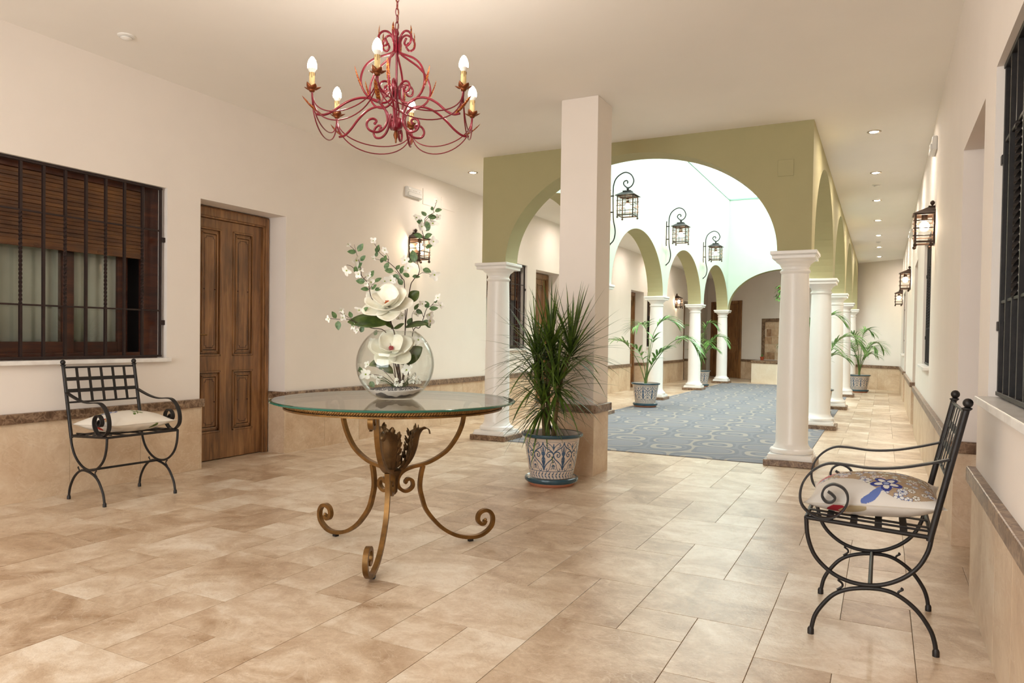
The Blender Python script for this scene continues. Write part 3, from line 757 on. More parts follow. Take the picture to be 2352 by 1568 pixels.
for ph in (0, 2 * PI / 3, 4 * PI / 3):
    m_.tube([V(((R + .0064 * math.cos(ph + k / n * 2 * PI * turns)) * math.cos(2 * PI * k / n), (R + .0064 * math.cos(ph + k / n * 2 * PI * turns)) * math.sin(2 * PI * k / n), .7495 + .0064 * math.sin(ph + k / n * 2 * PI * turns))) for k in range(n)], .0056, 6, closed=True)
m_.build('rope_ring', M['gold'], tb, smooth=60)
MB().lathe([(R - .010, .730), (R + .010, .730), (R + .010, .738), (R - .010, .738), (R - .010, .730)], 96, caps=False).build('band_ring', M['gold'], tb, smooth=30)
g = MB(); g.lathe([(.598, .762), (.609, .764), (.611, .768), (.609, .772), (.598, .774)], 128, mi=1, caps=False)
n = 128
for z, fl in ((.762, True), (.774, False)):
    b_ = len(g.v); g.v += [(.598 * math.cos(2 * PI * k / n), .598 * math.sin(2 * PI * k / n), z) for k in range(n)]
    g.f.append(tuple(b_ + (n - 1 - k if fl else k) for k in range(n))); g.m.append(0)
tag(g.build('glass_top', [M['table_glass'], M['glass_edge']], tb, smooth=40))['label'] = 'clear round glass top with green edge'

# ------------------------------------------------------------------ vase and flowers (camera-facing arrangement stands in its own turned frame)
ZT = .7745
VB = TC + V((0, 0, ZT))
Rv, zc_ = .196, .176
def prof(rad, z0, z1, n=24):
    return [(math.sqrt(max(rad * rad - (z - zc_) ** 2, 0)), z) for z in [z0 + (z1 - z0) * k / n for k in range(n + 1)]]
o_ = prof(Rv, .002, .343); i_ = prof(Rv - .004, .006, .343)[::-1]
vs_ = MB(); vs_.lathe([(0, .0)] + [(o_[0][0] - .004, 0)] + o_ + i_ + [(0, .006)], 72, caps=False)
tag(vs_.build('fishbowl_vase', M['glass'], smooth=50, loc=VB, rotz=YAW), 'round clear glass fishbowl vase on the glass table', 'vase')
s_ = MB()
def sandtop(x, y): return .050 + .010 * math.sin(9 * x + 1) * math.cos(11 * y) - .25 * (x * x + y * y)
nr_, na_ = 14, 144
pts = []
for i in range(nr_ + 1):
    for k in range(na_):
        a = 2 * PI * k / na_; r = .145 * i / nr_; x, y = r * math.cos(a), r * math.sin(a); z = sandtop(x, y)
        rl = math.sqrt(max((Rv - .0055) ** 2 - (z - zc_) ** 2, 0)); 
        if i == nr_: x, y = rl * math.cos(a), rl * math.sin(a)
        pts.append((x, y, z))
s_.v += pts
for i in range(nr_):
    for k in range(na_): s_.f.append((i * na_ + k, i * na_ + (k + 1) % na_, (i + 1) * na_ + (k + 1) % na_, (i + 1) * na_ + k)); s_.m.append(0)
b_ = len(s_.v)
NJ = 26
for j in range(1, NJ + 1):
    for k in range(na_):
        zt_ = pts[nr_ * na_ + k][2]; z = zt_ + (.007 - zt_) * j / NJ; a = 2 * PI * k / na_; rl = math.sqrt(max((Rv - .0055) ** 2 - (z - zc_) ** 2, 0)); s_.v.append((rl * math.cos(a), rl * math.sin(a), z))
for j in range(NJ):
    for k in range(na_):
        p0 = (nr_ * na_ if j == 0 else b_ + (j - 1) * na_); q0 = b_ + j * na_
        s_.f.append((p0 + k, p0 + (k + 1) % na_, q0 + (k + 1) % na_, q0 + k)); s_.m.append(1 if j > 12 + 5 * math.sin(4 * 2 * PI * k / na_ + .4) + 3 * math.sin(7 * 2 * PI * k / na_) + 1.5 * math.sin(17 * 2 * PI * k / na_) else 0)
tag(s_.build('vase_sand', [M['sand'], M['pebble']], smooth=50, loc=VB, rotz=YAW), 'white and grey sand in the bottom of the glass vase', 'sand', kind='stuff')
s_ = MB()
for k in range(900):
    a = rng.uniform(0, 2 * PI); r = .125 * math.sqrt(rng.random()); x, y = r * math.cos(a), r * math.sin(a)
    s_.ball((x, y, sandtop(x, y) + .001), rng.uniform(.0012, .0028), 5)
tag(s_.build('gravel', M['pebble'], loc=VB, rotz=YAW), 'dark gravel specks strewn over the sand in the vase', 'gravel', kind='stuff')

K = .002217
def fp(a, b, y=0.0):
    """zoom-sheet coordinates -> vase frame (x right, y away, z up)"""
    s = (3.71 + y) / 3.71
    u, v = 740 + a / 7.84, 440 + b / 7.84
    return V(((u - 908) * K * s, y, (913 - v) * K * s + (1 - s) * -.315))
def small_flower(mb, p, f, R, np_=5, jitter=.25, mi=0, ci=1):
    f = V(f).normalized(); a = f.orthogonal().normalized(); b = f.cross(a); t0 = rng.uniform(0, 6)
    for k in range(np_):
        t_ = t0 + 2 * PI * k / np_; d = a * math.cos(t_) + b * math.sin(t_) + f * rng.uniform(.15, .55)
        mb.leaf(p, d, f, R * rng.uniform(.85, 1.1), R * .82, mi, 4, droop=rng.uniform(-.2, .5), cup=.22, shape=lambda q: math.sin(PI * (.08 + .86 * q)) ** .55)
    mb.ball(p + f * .002, R * .14, 6, ci)
def branch(name, lab, paths, leaves, flowers, dep, cat='flower branch'):
    """paths: list of polylines in sheet coords; dep: depth at start, end"""
    T_ = thing(name, lab, cat, VB, YAW, 'flower stems in the glass vase')
    allb = [q for pth in paths for q in pth]; lo = max(q[1] for q in allb); hi = min(q[1] for q in allb)
    dy = lambda a, b: dep[0] + (dep[1] - dep[0]) * (lo - b) / max(lo - hi, 1)
    st = MB()
    for i, pth in enumerate(paths):
        P = cr([fp(a, b, dy(a, b)) for a, b in pth], 5); r0 = .0026 if i == 0 else .0016
        st.tube(P, [r0 * (1 - .55 * k / len(P)) for k in range(len(P))], 6)
    st.build('stem', M['twig'], T_, smooth=60)
    lf = MB()
    for (a, b, ang, L) in leaves:
        p = fp(a, b, dy(a, b)); t_ = math.radians(ang); d = V((math.cos(t_), rng.uniform(-.5, .3), math.sin(t_))); L = L / 7.84 * K
        lf.leaf(p - d.normalized() * L * .5, d, V((rng.uniform(-.5, .5), -1, rng.uniform(.1, .8))), L * 1.15, L * .74, 0, 5, droop=rng.uniform(-.3, .5), cup=.15)
    lf.build('leaves', M['sprig'], T_, smooth=60)
    fl = MB()
    for (a, b, R) in flowers:
        p = fp(a, b, dy(a, b) - .004); small_flower(fl, p, (rng.uniform(-1.3, 1.3), -1, rng.uniform(-.8, 1.4)), R * .92 / 7.84 * K, rng.choice((4, 4, 5)))
    fl.build('blossoms', [M['petal'], M['ycent']], T_, smooth=60)
    return T_
# sheet coordinates: x 740..1040 and y 440..940 of the photo, 7.84 per pixel; the vase mouth is at y 2485, its foot at 3700
branch('blossom_branch', 'tallest white blossom branch reaching up in front of the wall lantern',
    [[(1470, 3560), (1480, 2500), (1550, 1766), (1610, 1601), (1690, 1510), (1715, 1420), (1690, 1330), (1670, 1260), (1700, 1130), (1765, 1000), (1775, 830), (1742, 690), (1790, 590), (1795, 520), (1850, 465), (1905, 435), (1955, 400), (1940, 370), (1972, 290), (2000, 205)], [(1690, 1330), (1625, 1290), (1560, 1270)], [(1690, 1520), (1770, 1470), (1890, 1490), (1920, 1510)], [(1780, 600), (1840, 510), (1930, 465), (2010, 480)]],
    [(2020, 360, 20, 120), (1918, 335, 110, 80), (1778, 430, 130, 120), (1700, 558, 125, 140), (1920, 480, 10, 150), (1850, 610, 60, 160), (1850, 680, 60, 130), (1690, 820, 165, 150), (1855, 820, 15, 150), (1870, 1005, 10, 130), (1612, 1190, 100, 200), (1840, 1425, -20, 150), (1650, 1538, 5, 130), (1490, 1515, 150, 120), (1550, 1275, 170, 80)],
    [(2000, 195, 75), (1645, 500, 100), (2030, 480, 75), (1935, 600, 130), (1742, 650, 100), (1955, 915, 105), (1450, 1250, 95), (1510, 1390, 105), (1985, 1500, 120)], (0, .05))
branch('blossom_branch', 'white blossom branch rising above the upper magnolia, leaning left',
    [[(1440, 3560), (1470, 2500), (1445, 1716), (1400, 1581), (1300, 1440), (1230, 1370), (1150, 1300), (1130, 1245), (1040, 1185), (980, 1130), (930, 1040), (880, 960)], [(1150, 1300), (1080, 1285), (900, 1245)], [(1150, 1270), (1140, 1200), (1085, 1130)], [(1400, 1600), (1320, 1500), (1260, 1460)]],
    [(945, 1085, 60, 120), (930, 1170, 80, 90), (1030, 1270, 70, 100), (1092, 1240, 75, 110), (1115, 1372, 65, 130), (1175, 1455, 175, 150), (1315, 1395, 55, 100), (1385, 1440, 65, 150), (1280, 1560, 185, 150), (1370, 1650, 120, 130), (950, 1060, 75, 110)],
    [(870, 930, 75), (1085, 1085, 85), (875, 1245, 70), (1195, 1620, 120), (1090, 1640, 95), (1250, 1640, 90)], (.01, .06))
branch('blossom_branch', 'white blossom branch on the left above the upper magnolia',
    [[(1380, 3560), (1300, 2500), (960, 2000), (875, 1830), (840, 1640), (760, 1550), (700, 1480), (610, 1430), (585, 1370), (520, 1320), (450, 1305)], [(720, 1500), (690, 1290), (650, 1170), (620, 1060), (588, 935)], [(620, 1060), (540, 985), (485, 935)], [(760, 1550), (830, 1470), (880, 1440)], [(860, 1740), (920, 1650), (1000, 1570)]],
    [(695, 998, 55, 150), (550, 1070, 175, 140), (740, 1185, 40, 120), (665, 1320, 40, 140), (905, 1465, 50, 130), (620, 1400, 110, 120), (710, 1598, 175, 150), (1005, 1565, 45, 130), (785, 1735, 175, 130), (935, 1700, 40, 120), (1000, 1735, 20, 100), (850, 1510, 50, 120)],
    [(482, 935, 55), (625, 1220, 120), (455, 1400, 120), (690, 1390, 85), (665, 1465, 90), (885, 1610, 105), (835, 1490, 80), (800, 1640, 60)], (0, -.05))
branch('blossom_branch', 'low white blossom branch reaching far left past the big magnolia leaf',
    [[(1360, 3560), (1200, 2560), (900, 2420), (620, 2315), (520, 2270), (430, 2265), (350, 2268), (170, 2260)], [(560, 2260), (440, 2200), (340, 2140)], [(760, 2380), (680, 2400), (640, 2420)]],
    [(243, 2200, 125, 130), (312, 2370, -85, 150), (538, 2190, 110, 110), (735, 2450, 70, 120), (575, 2350, 60, 90), (800, 2080, 40, 110)],
    [(145, 2262, 70), (370, 2098, 65), (432, 2160, 80), (398, 2240, 80), (590, 2400, 85), (655, 2475, 75), (690, 2100, 110)], (.0, -.06))
branch('blossom_branch', 'low white blossom branch spreading right from the vase mouth',
    [[(1520, 3560), (1600, 2560), (1720, 2461), (1790, 2281), (1810, 2201), (1850, 2111), (1920, 2071), (1970, 2010), (2000, 1970)], [(1790, 2281), (1740, 2180), (1670, 2120)], [(1930, 2060), (2010, 2060), (2060, 2070)], [(1600, 2500), (1580, 2250), (1620, 2160)]],
    [(1840, 2055, 120, 140), (1955, 2120, 10, 150), (1655, 2100, 60, 130), (1700, 2175, -30, 120), (1845, 2375, -35, 150), (1995, 1990, 70, 80), (1870, 2420, -40, 100), (1540, 2360, 60, 140)],
    [(2040, 1930, 90), (2085, 2065, 85), (1762, 2045, 85), (1890, 2230, 115), (1905, 2340, 115), (1655, 2230, 80), (1410, 2250, 85), (1340, 2300, 70)], (.02, .06))

def magnolia(lab, ctr, axis, R, leaves, stamp, stem_to):
    T_ = thing('magnolia_flower', lab, 'magnolia', VB, YAW, 'flower stems in the glass vase')
    p = fp(*ctr); f = V(axis).normalized(); a = f.orthogonal().normalized(); b = f.cross(a)
    pt = MB()
    for ring, (n, op, L, W, t0) in enumerate(((5, .06, 1.05, .92, .2), (4, .34, .96, .95, .85), (3, .72, .80, .88, .5))):
        for k in range(n):
            t_ = t0 + 2 * PI * k / n; d = (a * math.cos(t_) + b * math.sin(t_)) * math.cos(op) + f * math.sin(op) 
            pt.leaf(p - f * .006 * (3 - ring), d, f, R * L * rng.uniform(.95, 1.06), R * W, 0, 10, droop=rng.uniform(-.50, -.22), cup=.26, shape=lambda q: max(.10, math.sin(PI * (.05 + .90 * q)) ** .60))
    pt.build('petals', M['magpet'], T_, smooth=70, solid=.0012)
    sm = MB()
    for k in range(46):
        q = rng.random(); t_ = rng.uniform(0, 6.28); d = (a * math.cos(t_) + b * math.sin(t_)) * (.2 + .6 * q) + f
        sm.tube([p, p + d.normalized() * R * (.15 + .08 * (1 - q))], [.0018, .0024], 5)
    sm.ball(p + f * R * .08, R * .075, 10, 1, (1, 1, 1.4)); sm.build('stamens', [M[stamp], M['stamenr']], T_)
    st = MB(); st.tube(cr([fp(*q) for q in stem_to] + [p - f * .004], 6), .0045, 8); st.build('stem', M['twig'], T_, smooth=60)
    for (q0, q1, W, up, dr) in leaves:
        lf = MB(); P0, P1 = fp(*q0), fp(*q1); d = P1 - P0
        lf.leaf(P0, d, up, d.length * 1.08, W / 7.84 * K, 0, 12, droop=dr, cup=.18, shape=lambda q: math.sin(PI * (.02 + .965 * q)) ** .8)
        lf.build('leaf', M['magleaf'], T_, smooth=70, solid=.0008)
magnolia('large open ivory magnolia above the vase mouth', (1190, 2025, -.03), (-.06, -.64, .76), .134,
    [((1190, 2350, -.03), (545, 2225, -.07), 330, (.25, -.75, .65), .35), ((1540, 1990, .03), (1690, 1800, .02), 240, (-.5, -.9, .2), .2), ((1480, 2440, 0), (1850, 2270, -.02), 210, (0, -.55, .9), .5), ((1290, 2440, -.02), (1110, 2280, -.03), 110, (.2, -.8, .6), .3), ((1290, 2440, -.02), (1500, 2390, -.03), 120, (0, -.7, .7), -.5)],
    'stamen', [(1440, 3560, 0), (1330, 2800, 0), (1245, 2400, -.01)])
magnolia('ivory magnolia inside the glass vase below the mouth', (1265, 2815, -.04), (.05, -.74, .66), .120,
    [((1400, 3080, .0), (1765, 2790, -.02), 300, (.1, -1, .2), .2), ((1180, 3010, -.03), (900, 3060, -.06), 170, (0, -.8, .6), .2), ((1100, 3090, -.03), (1290, 3200, -.05), 150, (0, -.8, .6), .3)],
    'stamenr', [(1440, 3600, 0), (1350, 3200, 0)])
def sprig(lab, ctr, n, W):
    T_ = thing('flower_sprig', lab, 'flower sprig', VB, YAW, 'flower stems in the glass vase')
    fl, st = MB(), MB(); base = fp(1400, 3560, 0)
    for k in range(n):
        p = fp(ctr[0] + rng.uniform(-W, W), ctr[1] + rng.uniform(-W * .8, W * .8), ctr[2] + rng.uniform(-.02, .02))
        st.tube(cr([base, base.lerp(p, .6) + V((0, 0, .012)), p], 4), .0008, 4); small_flower(fl, p, (rng.uniform(-1, 1), -1, rng.uniform(-.2, 1)), .0095)
    st.build('stem', M['sprig'], T_); fl.build('blossoms', [M['petal'], M['ycent']], T_, smooth=60)
sprig('sprig of tiny white flowers low on the left inside the vase', (1010, 3330, -.05), 14, 95)
sprig('sprig of tiny white flowers in the middle of the vase bottom', (1420, 3380, -.07), 10, 80)
sprig('sprig of tiny white flowers low on the right inside the vase', (1700, 3330, -.04), 16, 105)
T_ = thing('dogwood_stem', 'short stem of broad white blossoms inside the vase', 'flower stem', VB, YAW, 'flower stems in the glass vase')
fl, st, lf = MB(), MB(), MB()
for (a, b, y, R) in ((1735, 2640, -.02, 110), (810, 3260, -.04, 120), (830, 3090, -.02, 70), (1555, 3160, -.06, 125), (900, 2690, 0, 80)):
    p = fp(a, b, y); small_flower(fl, p, (rng.uniform(-.5, .5), -1, .4), R / 7.84 * K, 4); st.tube(cr([fp(1420, 3560), fp((a + 1420) / 2, (b + 3560) / 2 - 120, y), p], 5), .0014, 5)
for (a, b, ang, L) in ((720, 3240, 100, 120), (880, 3390, -50, 140), (950, 2560, 60, 110), (1030, 3150, 20, 130)):
    t_ = math.radians(ang); lf.leaf(fp(a, b, -.03), (math.cos(t_), -.2, math.sin(t_)), (0, -1, .3), L / 7.84 * K, L * .7 / 7.84 * K, 0, 5, cup=.15)
st.build('stem', M['twig'], T_); fl.build('blossoms', [M['petal'], M['ycent']], T_, smooth=60); lf.build('leaves', M['sprig'], T_, smooth=60)

# ------------------------------------------------------------------ chandelier
CHX, CHY, CZ = -2.200, 3.025, 2.0
ch = thing('chandelier', 'crimson wrought-iron chandelier with six lit candle bulbs', 'chandelier', (CHX, CHY, CZ), YAW)
cn = MB(); zt, zb = H - CZ - .03, 2.632 - CZ; nl = int((zt - zb) / .034); pit = (zt - zb) / nl
for k in range(nl):
    z0 = zb + pit * k; hl = pit * .5 + .004; zc2 = z0 + pit / 2; a = PI / 2 * (k % 2) + .5
    ring = [V((math.cos(a) * .0085 * math.cos(t), math.sin(a) * .0085 * math.cos(t), zc2 + hl * math.sin(t))) for t in [2 * PI * q / 16 for q in range(16)]]
    cn.tube(ring, .0021, 6, closed=True)
cn.build('chain', M['red'], ch, smooth=60)
cw = MB(); cw.tube([V((.006 * math.sin(9 * q), .006 * math.cos(9 * q), zb + (zt - zb) * q)) for q in [k / 40 for k in range(41)]], .0016, 5); cw.build('flex', M['gild'], ch)
cp = MB(); cp.lathe([(0, H - CZ - .05), (.02, H - CZ - .045), (.05, H - CZ - .02), (.055, H - CZ), (0, H - CZ)], 24); cp.build('ceiling_rose', M['red'], ch, smooth=40)
st = MB(); st.lathe([(.006, 2.15 - CZ), (.006, 2.60 - CZ), (.010, 2.605 - CZ), (.011, 2.615 - CZ), (.008, 2.626 - CZ), (.004, 2.634 - CZ), (0, 2.635 - CZ)], 12); st.build('stem', M['red'], ch, smooth=40)
hb = MB(); hb.lathe([(0, 2.125 - CZ), (.014, 2.127 - CZ), (.030, 2.136 - CZ), (.035, 2.15 - CZ), (.035, 2.178 - CZ), (.030, 2.186 - CZ), (.012, 2.192 - CZ), (.010, 2.205 - CZ), (0, 2.206 - CZ)], 28); hb.build('hub', M['red'], ch, smooth=40)
fn_ = MB(); fn_.lathe([(0, 2.062 - CZ), (.004, 2.066 - CZ), (.005, 2.082 - CZ), (.009, 2.09 - CZ), (.013, 2.103 - CZ), (.010, 2.115 - CZ), (.007, 2.126 - CZ)], 16); fn_.build('finial', M['cup'], ch, smooth=40)
ARM = [(.109, 2.147), (.101, 2.160), (.118, 2.169), (.142, 2.158), (.151, 2.133), (.134, 2.109), (.094, 2.106), (.060, 2.132), (.045, 2.178), (.060, 2.226), (.097, 2.258), (.150, 2.266), (.205, 2.254), (.262, 2.222), (.318, 2.176), (.362, 2.152), (.400, 2.150)]
CAGE = [(.060, 2.572), (.050, 2.552), (.068, 2.537), (.090, 2.552), (.094, 2.582), (.076, 2.606), (.050, 2.612), (.028, 2.596), (.017, 2.565), (.014, 2.535), (.022, 2.513), (.062, 2.492), (.115, 2.465), (.158, 2.425), (.181, 2.37), (.178, 2.32), (.150, 2.278), (.105, 2.256), (.062, 2.256), (.032, 2.275), (.020, 2.31), (.024, 2.345), (.047, 2.363), (.072, 2.360), (.087, 2.34), (.082, 2.315), (.062, 2.310), (.052, 2.325), (.060, 2.335)]
serr = lambda q: (math.sin(PI * min(1, .12 + .88 * q)) ** .7) * (.72 + .28 * abs(math.sin(q * 34)))
RC = .42; cups = []
for k in range(6):
    a = math.radians(266.7 + 60 * k); d = V((math.cos(a), math.sin(a), 0)); nrm = V((-d.y, d.x, 0)); P = lambda r, z: d * r + V((0, 0, z - CZ))
    m_ = MB(); m_.tube(cr([P(*q) for q in ARM], 5), .0062, 8); m_.ball(P(.109, 2.147), .008, 8); A = m_.build('arm', M['red'], ch, smooth=60)
    lf = MB(); lf.leaf(P(.372, 2.148), d + V((0, 0, .42)), V((0, 0, 1)) - d * .3, .125, .024, 0, 14, droop=-.55, cup=.5, shape=serr); lf.build('arm_leaf', M['gild'], A, smooth=60, solid=.0015)
    m_ = MB(); m_.tube(cr([P(*q) for q in CAGE], 5), .0056, 8); m_.ball(P(.060, 2.572), .007, 8); m_.ball(P(.060, 2.335), .007, 8); Cg = m_.build('cage_scroll', M['red'], ch, smooth=60)
    lf = MB(); lf.leaf(P(.160, 2.285), V((d.x * .50, d.y * .50, 1)), d, .140, .018, 0, 18, droop=.12, cup=.6, shape=serr); lf.build('wheat_leaf', M['gild'], Cg, smooth=60, solid=.0014)
    lf = MB(); lf.leaf(P(.085, 2.55), V((d.x * .25, d.y * .25, 1)), d, .085, .013, 0, 14, droop=.35, cup=.5, shape=serr); lf.build('wheat_leaf', M['gild'], Cg, smooth=60, solid=.0014)
    cs = MB(); cz = 2.262; cs.lathe([(.0132, cz - CZ), (.0132, cz + .080 - CZ), (.0105, cz + .081 - CZ), (.0, cz + .081 - CZ)], 20, o=d * RC)
    for q in range(9):
        t_ = 2 * PI * q / 9; l_ = (.012, .026, .016)[q % 3]; cs.tube([d * RC + V((.0133 * math.cos(t_), .0133 * math.sin(t_), cz + .080 - l_ - CZ)), d * RC + V((.0133 * math.cos(t_), .0133 * math.sin(t_), cz + .080 - CZ))], .0016, 5, 1)
    Cd = cs.build('candle_tube', [M['candle'], M['drip']], ch, smooth=40)
    cu = MB(); cu.lathe([(0, cz - .012 - CZ), (.010, cz - .010 - CZ), (.016, cz - .002 - CZ), (.015, cz + .004 - CZ), (0, cz + .002 - CZ)], 16, o=d * RC)
    for q in range(5):
        t_ = 2 * PI * q / 5 + .3; dd_ = V((math.cos(t_), math.sin(t_), .25)); cu.leaf(d * RC + V((0, 0, cz - .008 - CZ)), dd_, (0, 0, 1), .052, .034, 0, 8, droop=-1.2 if q % 2 else -.5, cup=.35)
    cu.build('drip_cup', M['cup'], Cd, smooth=60, solid=.0012)
    bl = MB(); bz = cz + .081 - CZ; bl.lathe([(.010, bz), (.0185, bz + .012), (.0205, bz + .018)], 20, 1, o=d * RC)
    bl.lathe([(.0205, bz + .018), (.0225, bz + .028), (.0215, bz + .042), (.0165, bz + .058), (.009, bz + .070), (.002, bz + .076), (0, bz + .0765)], 20, 0, o=d * RC); bl.build('bulb', [M['bulb'], M['bulbbase']], Cd, smooth=50)
    cups.append(d * RC + V((0, 0, cz - .012 - CZ)))
for k in range(6):
    p, q = cups[k], cups[(k + 1) % 6]
    for sag in (.118, .160):
        pts = [p.lerp(q, .5 + .5 * math.sin((s - .5) * PI) * .985) for s in [i / 24 for i in range(25)]]
        pts = [v - V((0, 0, sag * math.sin(PI * i / 24) ** .85)) for i, v in enumerate(pts)]
        MB().tube(pts, .0032, 6).build('swag_rod', M['red'], ch, smooth=60)
for k in range(6):
    d = cups[k].copy(); d.z = 0; d.normalize(); m_ = MB()
    for s in (-1, 1): m_.tube(cr([cups[k] + V((-d.y, d.x, 0)) * .005 * s, cups[k] + V((0, 0, -.05)) - d * .005, d * .385 + V((0, 0, 2.152 - CZ))], 5), .0032, 6)
    m_.build('cup_stay', M['red'], ch, smooth=60)
# ------------------------------------------------------------------ iron armchairs
U_ = [(.226, .434), (.219, .361), (.193, .294), (.143, .245), (.086, .219), (.022, .213), (-.038, .225), (-.097, .258), (-.142, .304), (-.170, .362), (-.180, .412)]
A_ = [(.202, .008), (.190, .067), (.165, .114), (.127, .16), (.077, .188), (.010, .203), (-.050, .203), (-.099, .183), (-.146, .144), (-.182, .091), (-.197, .048), (-.202, .008)]
ARM_ = [(-.230, .692), (-.157, .669), (-.071, .648), (.019, .639), (.112, .645), (.162, .640), (.207, .611), (.239, .565), (.249, .513), (.237, .472), (.198, .443), (.152, .439), (.114, .460), (.090, .497), (.088, .532), (.104, .557), (.136, .568), (.164, .551), (.173, .522), (.160, .501), (.141, .501), (.129, .515), (.139, .529), (.154, .539)]
def make_chair(lab, loc, rot):
    k = thing('iron_armchair', lab, 'chair', loc, rot, 'wrought iron armchairs'); Wd = .245
    pz = lambda z: -.177 + (z - .416) * (-.096 / .451)
    for s in (-1, 1):
        y = s * Wd; P = lambda L_: [V((a, y, z)) for a, z in L_]
        m_ = MB(); m_.tube(cr(P(A_), 5), .0078, 8)
        for a in (.202, -.202): m_.lathe([(.0115, .0), (.0115, .018), (.008, .026)], 10, o=(a, y, 0))
        m_.build('leg', M['iron'], k, smooth=50)
        MB().tube(cr(P(U_), 5), .0078, 8).build('seat_arc', M['iron'], k, smooth=50)
        m_ = MB()
        for q in (1, -1): m_.tube(cr([V((.008 + q * a, y, z)) for a, z in ((.098, .221), (.104, .216), (.092, .207), (.090, .196), (.100, .186), (.108, .180))], 4), .0042, 6)
        m_.build('brace_scroll', M['iron'], k, smooth=50)
        m_ = MB(); m_.bar(cr(P(ARM_), 5), (0, 1, 0), .028, .0075); m_.build('armrest', M['iron'], k, smooth=40, bevel=.0015)
        m_ = MB(); m_.tube([V((pz(.40), y, .40)), V((pz(.872), y, .872))], .0112, 10); pb = m_.build('back_post', M['iron'], k, smooth=50)
        m_ = MB(); m_.lathe([(.009, .862), (.0165, .868), (.0165, .872), (.010, .875)], 14, o=(pz(.872), y, 0)); m_.ball((pz(.886), y, .889), .0165, 14); m_.build('finial', M['iron'], pb, smooth=50)
    m_ = MB(); zs = lambda a: .434 + (a - .226) * (.020 / .403)
    for s in (-1, 1): m_.tube([V((.226, s * Wd, .434)), V((-.180, s * Wd, .413))], .0082, 8); m_.tube([V((.215, s * (Wd - .035), .446)), V((-.176, s * (Wd - .035), .427))], .0045, 6)
    m_.tube([V((.226, -Wd, .434)), V((.226, Wd, .434))], .0082, 8); m_.tube([V((-.180, -Wd, .413)), V((-.180, Wd, .413))], .0082, 8)
    m_.build('seat_frame', M['iron'], k, smooth=50)
    for a in (.146, .066, -.014, -.094):
        m_ = MB(); m_.bar(cr([V((a, -Wd, zs(a))), V((a, -Wd + .035, zs(a) + .012)), V((a, 0, zs(a) + .012)), V((a, Wd - .035, zs(a) + .012)), V((a, Wd, zs(a)))], 3), (1, 0, 0), .024, .004); m_.build('seat_slat', M['iron'], k)
    for y in (-.12, 0, .12):
        m_ = MB(); m_.bar([V((.226, y, zs(.226) + .006)), V((-.180, y, zs(-.18) + .006))], (0, 1, 0), .024, .004); m_.build('seat_slat', M['iron'], k)
    g_ = MB()
    for z, w in ((.855, 0), (.779, 1), (.703, 1), (.628, 0)):
        if w: g_.bar([V((pz(z), -Wd, z)), V((pz(z), Wd, z))], (-.21, 0, 1), .024, .005)
        else: g_.tube([V((pz(z), -Wd, z)), V((pz(z), Wd, z))], .0062, 8)
    for i in range(1, 6):
        y = -Wd + 2 * Wd * i / 6; g_.bar([V((pz(.855) + .004, y, .855)), V((pz(.628) + .004, y, .628))], (0, 1, 0), .018, .0028)
    g_.build('back_grid', M['iron'], k, smooth=40)
    MB().tube([V((.008, -Wd, .208)), V((.008, Wd, .208))], .0075, 8).build('stretcher', M['iron'], k, smooth=50)
    return k
CL = make_chair('black iron armchair under the barred window on the left wall', (-4.469, 3.132, 0), math.radians(-3.4))
CR_ = dup(CL, (-.015, 3.190, 0), PI, 'black iron armchair beside the right wall, nearest the viewer')

# ------------------------------------------------------------------ printed cushions
def inpoly(x, y, poly):
    r = np.zeros(x.shape, bool); n = len(poly)
    for i in range(n):
        (x1, y1), (x2, y2) = poly[i], poly[(i + 1) % n]
        cnd = ((y1 > y) != (y2 > y)); xi = (x2 - x1) * (y - y1) / (y2 - y1 + 1e-12) + x1
        r ^= cnd & (x < xi)
    return r
def seg(x, y, pts, w):
    m_ = np.zeros(x.shape, bool)
    for (a, b) in zip(pts[:-1], pts[1:]):
        ax, ay = a; bx, by = b; L = (bx - ax) ** 2 + (by - ay) ** 2 + 1e-12
        t_ = np.clip(((x - ax) * (bx - ax) + (y - ay) * (by - ay)) / L, 0, 1)
        m_ |= ((x - ax - t_ * (bx - ax)) ** 2 + (y - ay - t_ * (by - ay)) ** 2) < w * w
    return m_
def ell(x, y, cx, cy, a, b, th):
    X = (x - cx) * math.cos(th) + (y - cy) * math.sin(th); Y = -(x - cx) * math.sin(th) + (y - cy) * math.cos(th)
    return (X / a) ** 2 + (Y / b) ** 2
def smoothpoly(p, n=6): return [(q.x, q.y) for q in cr([V((a, b, 0)) for a, b in p], n, True)]
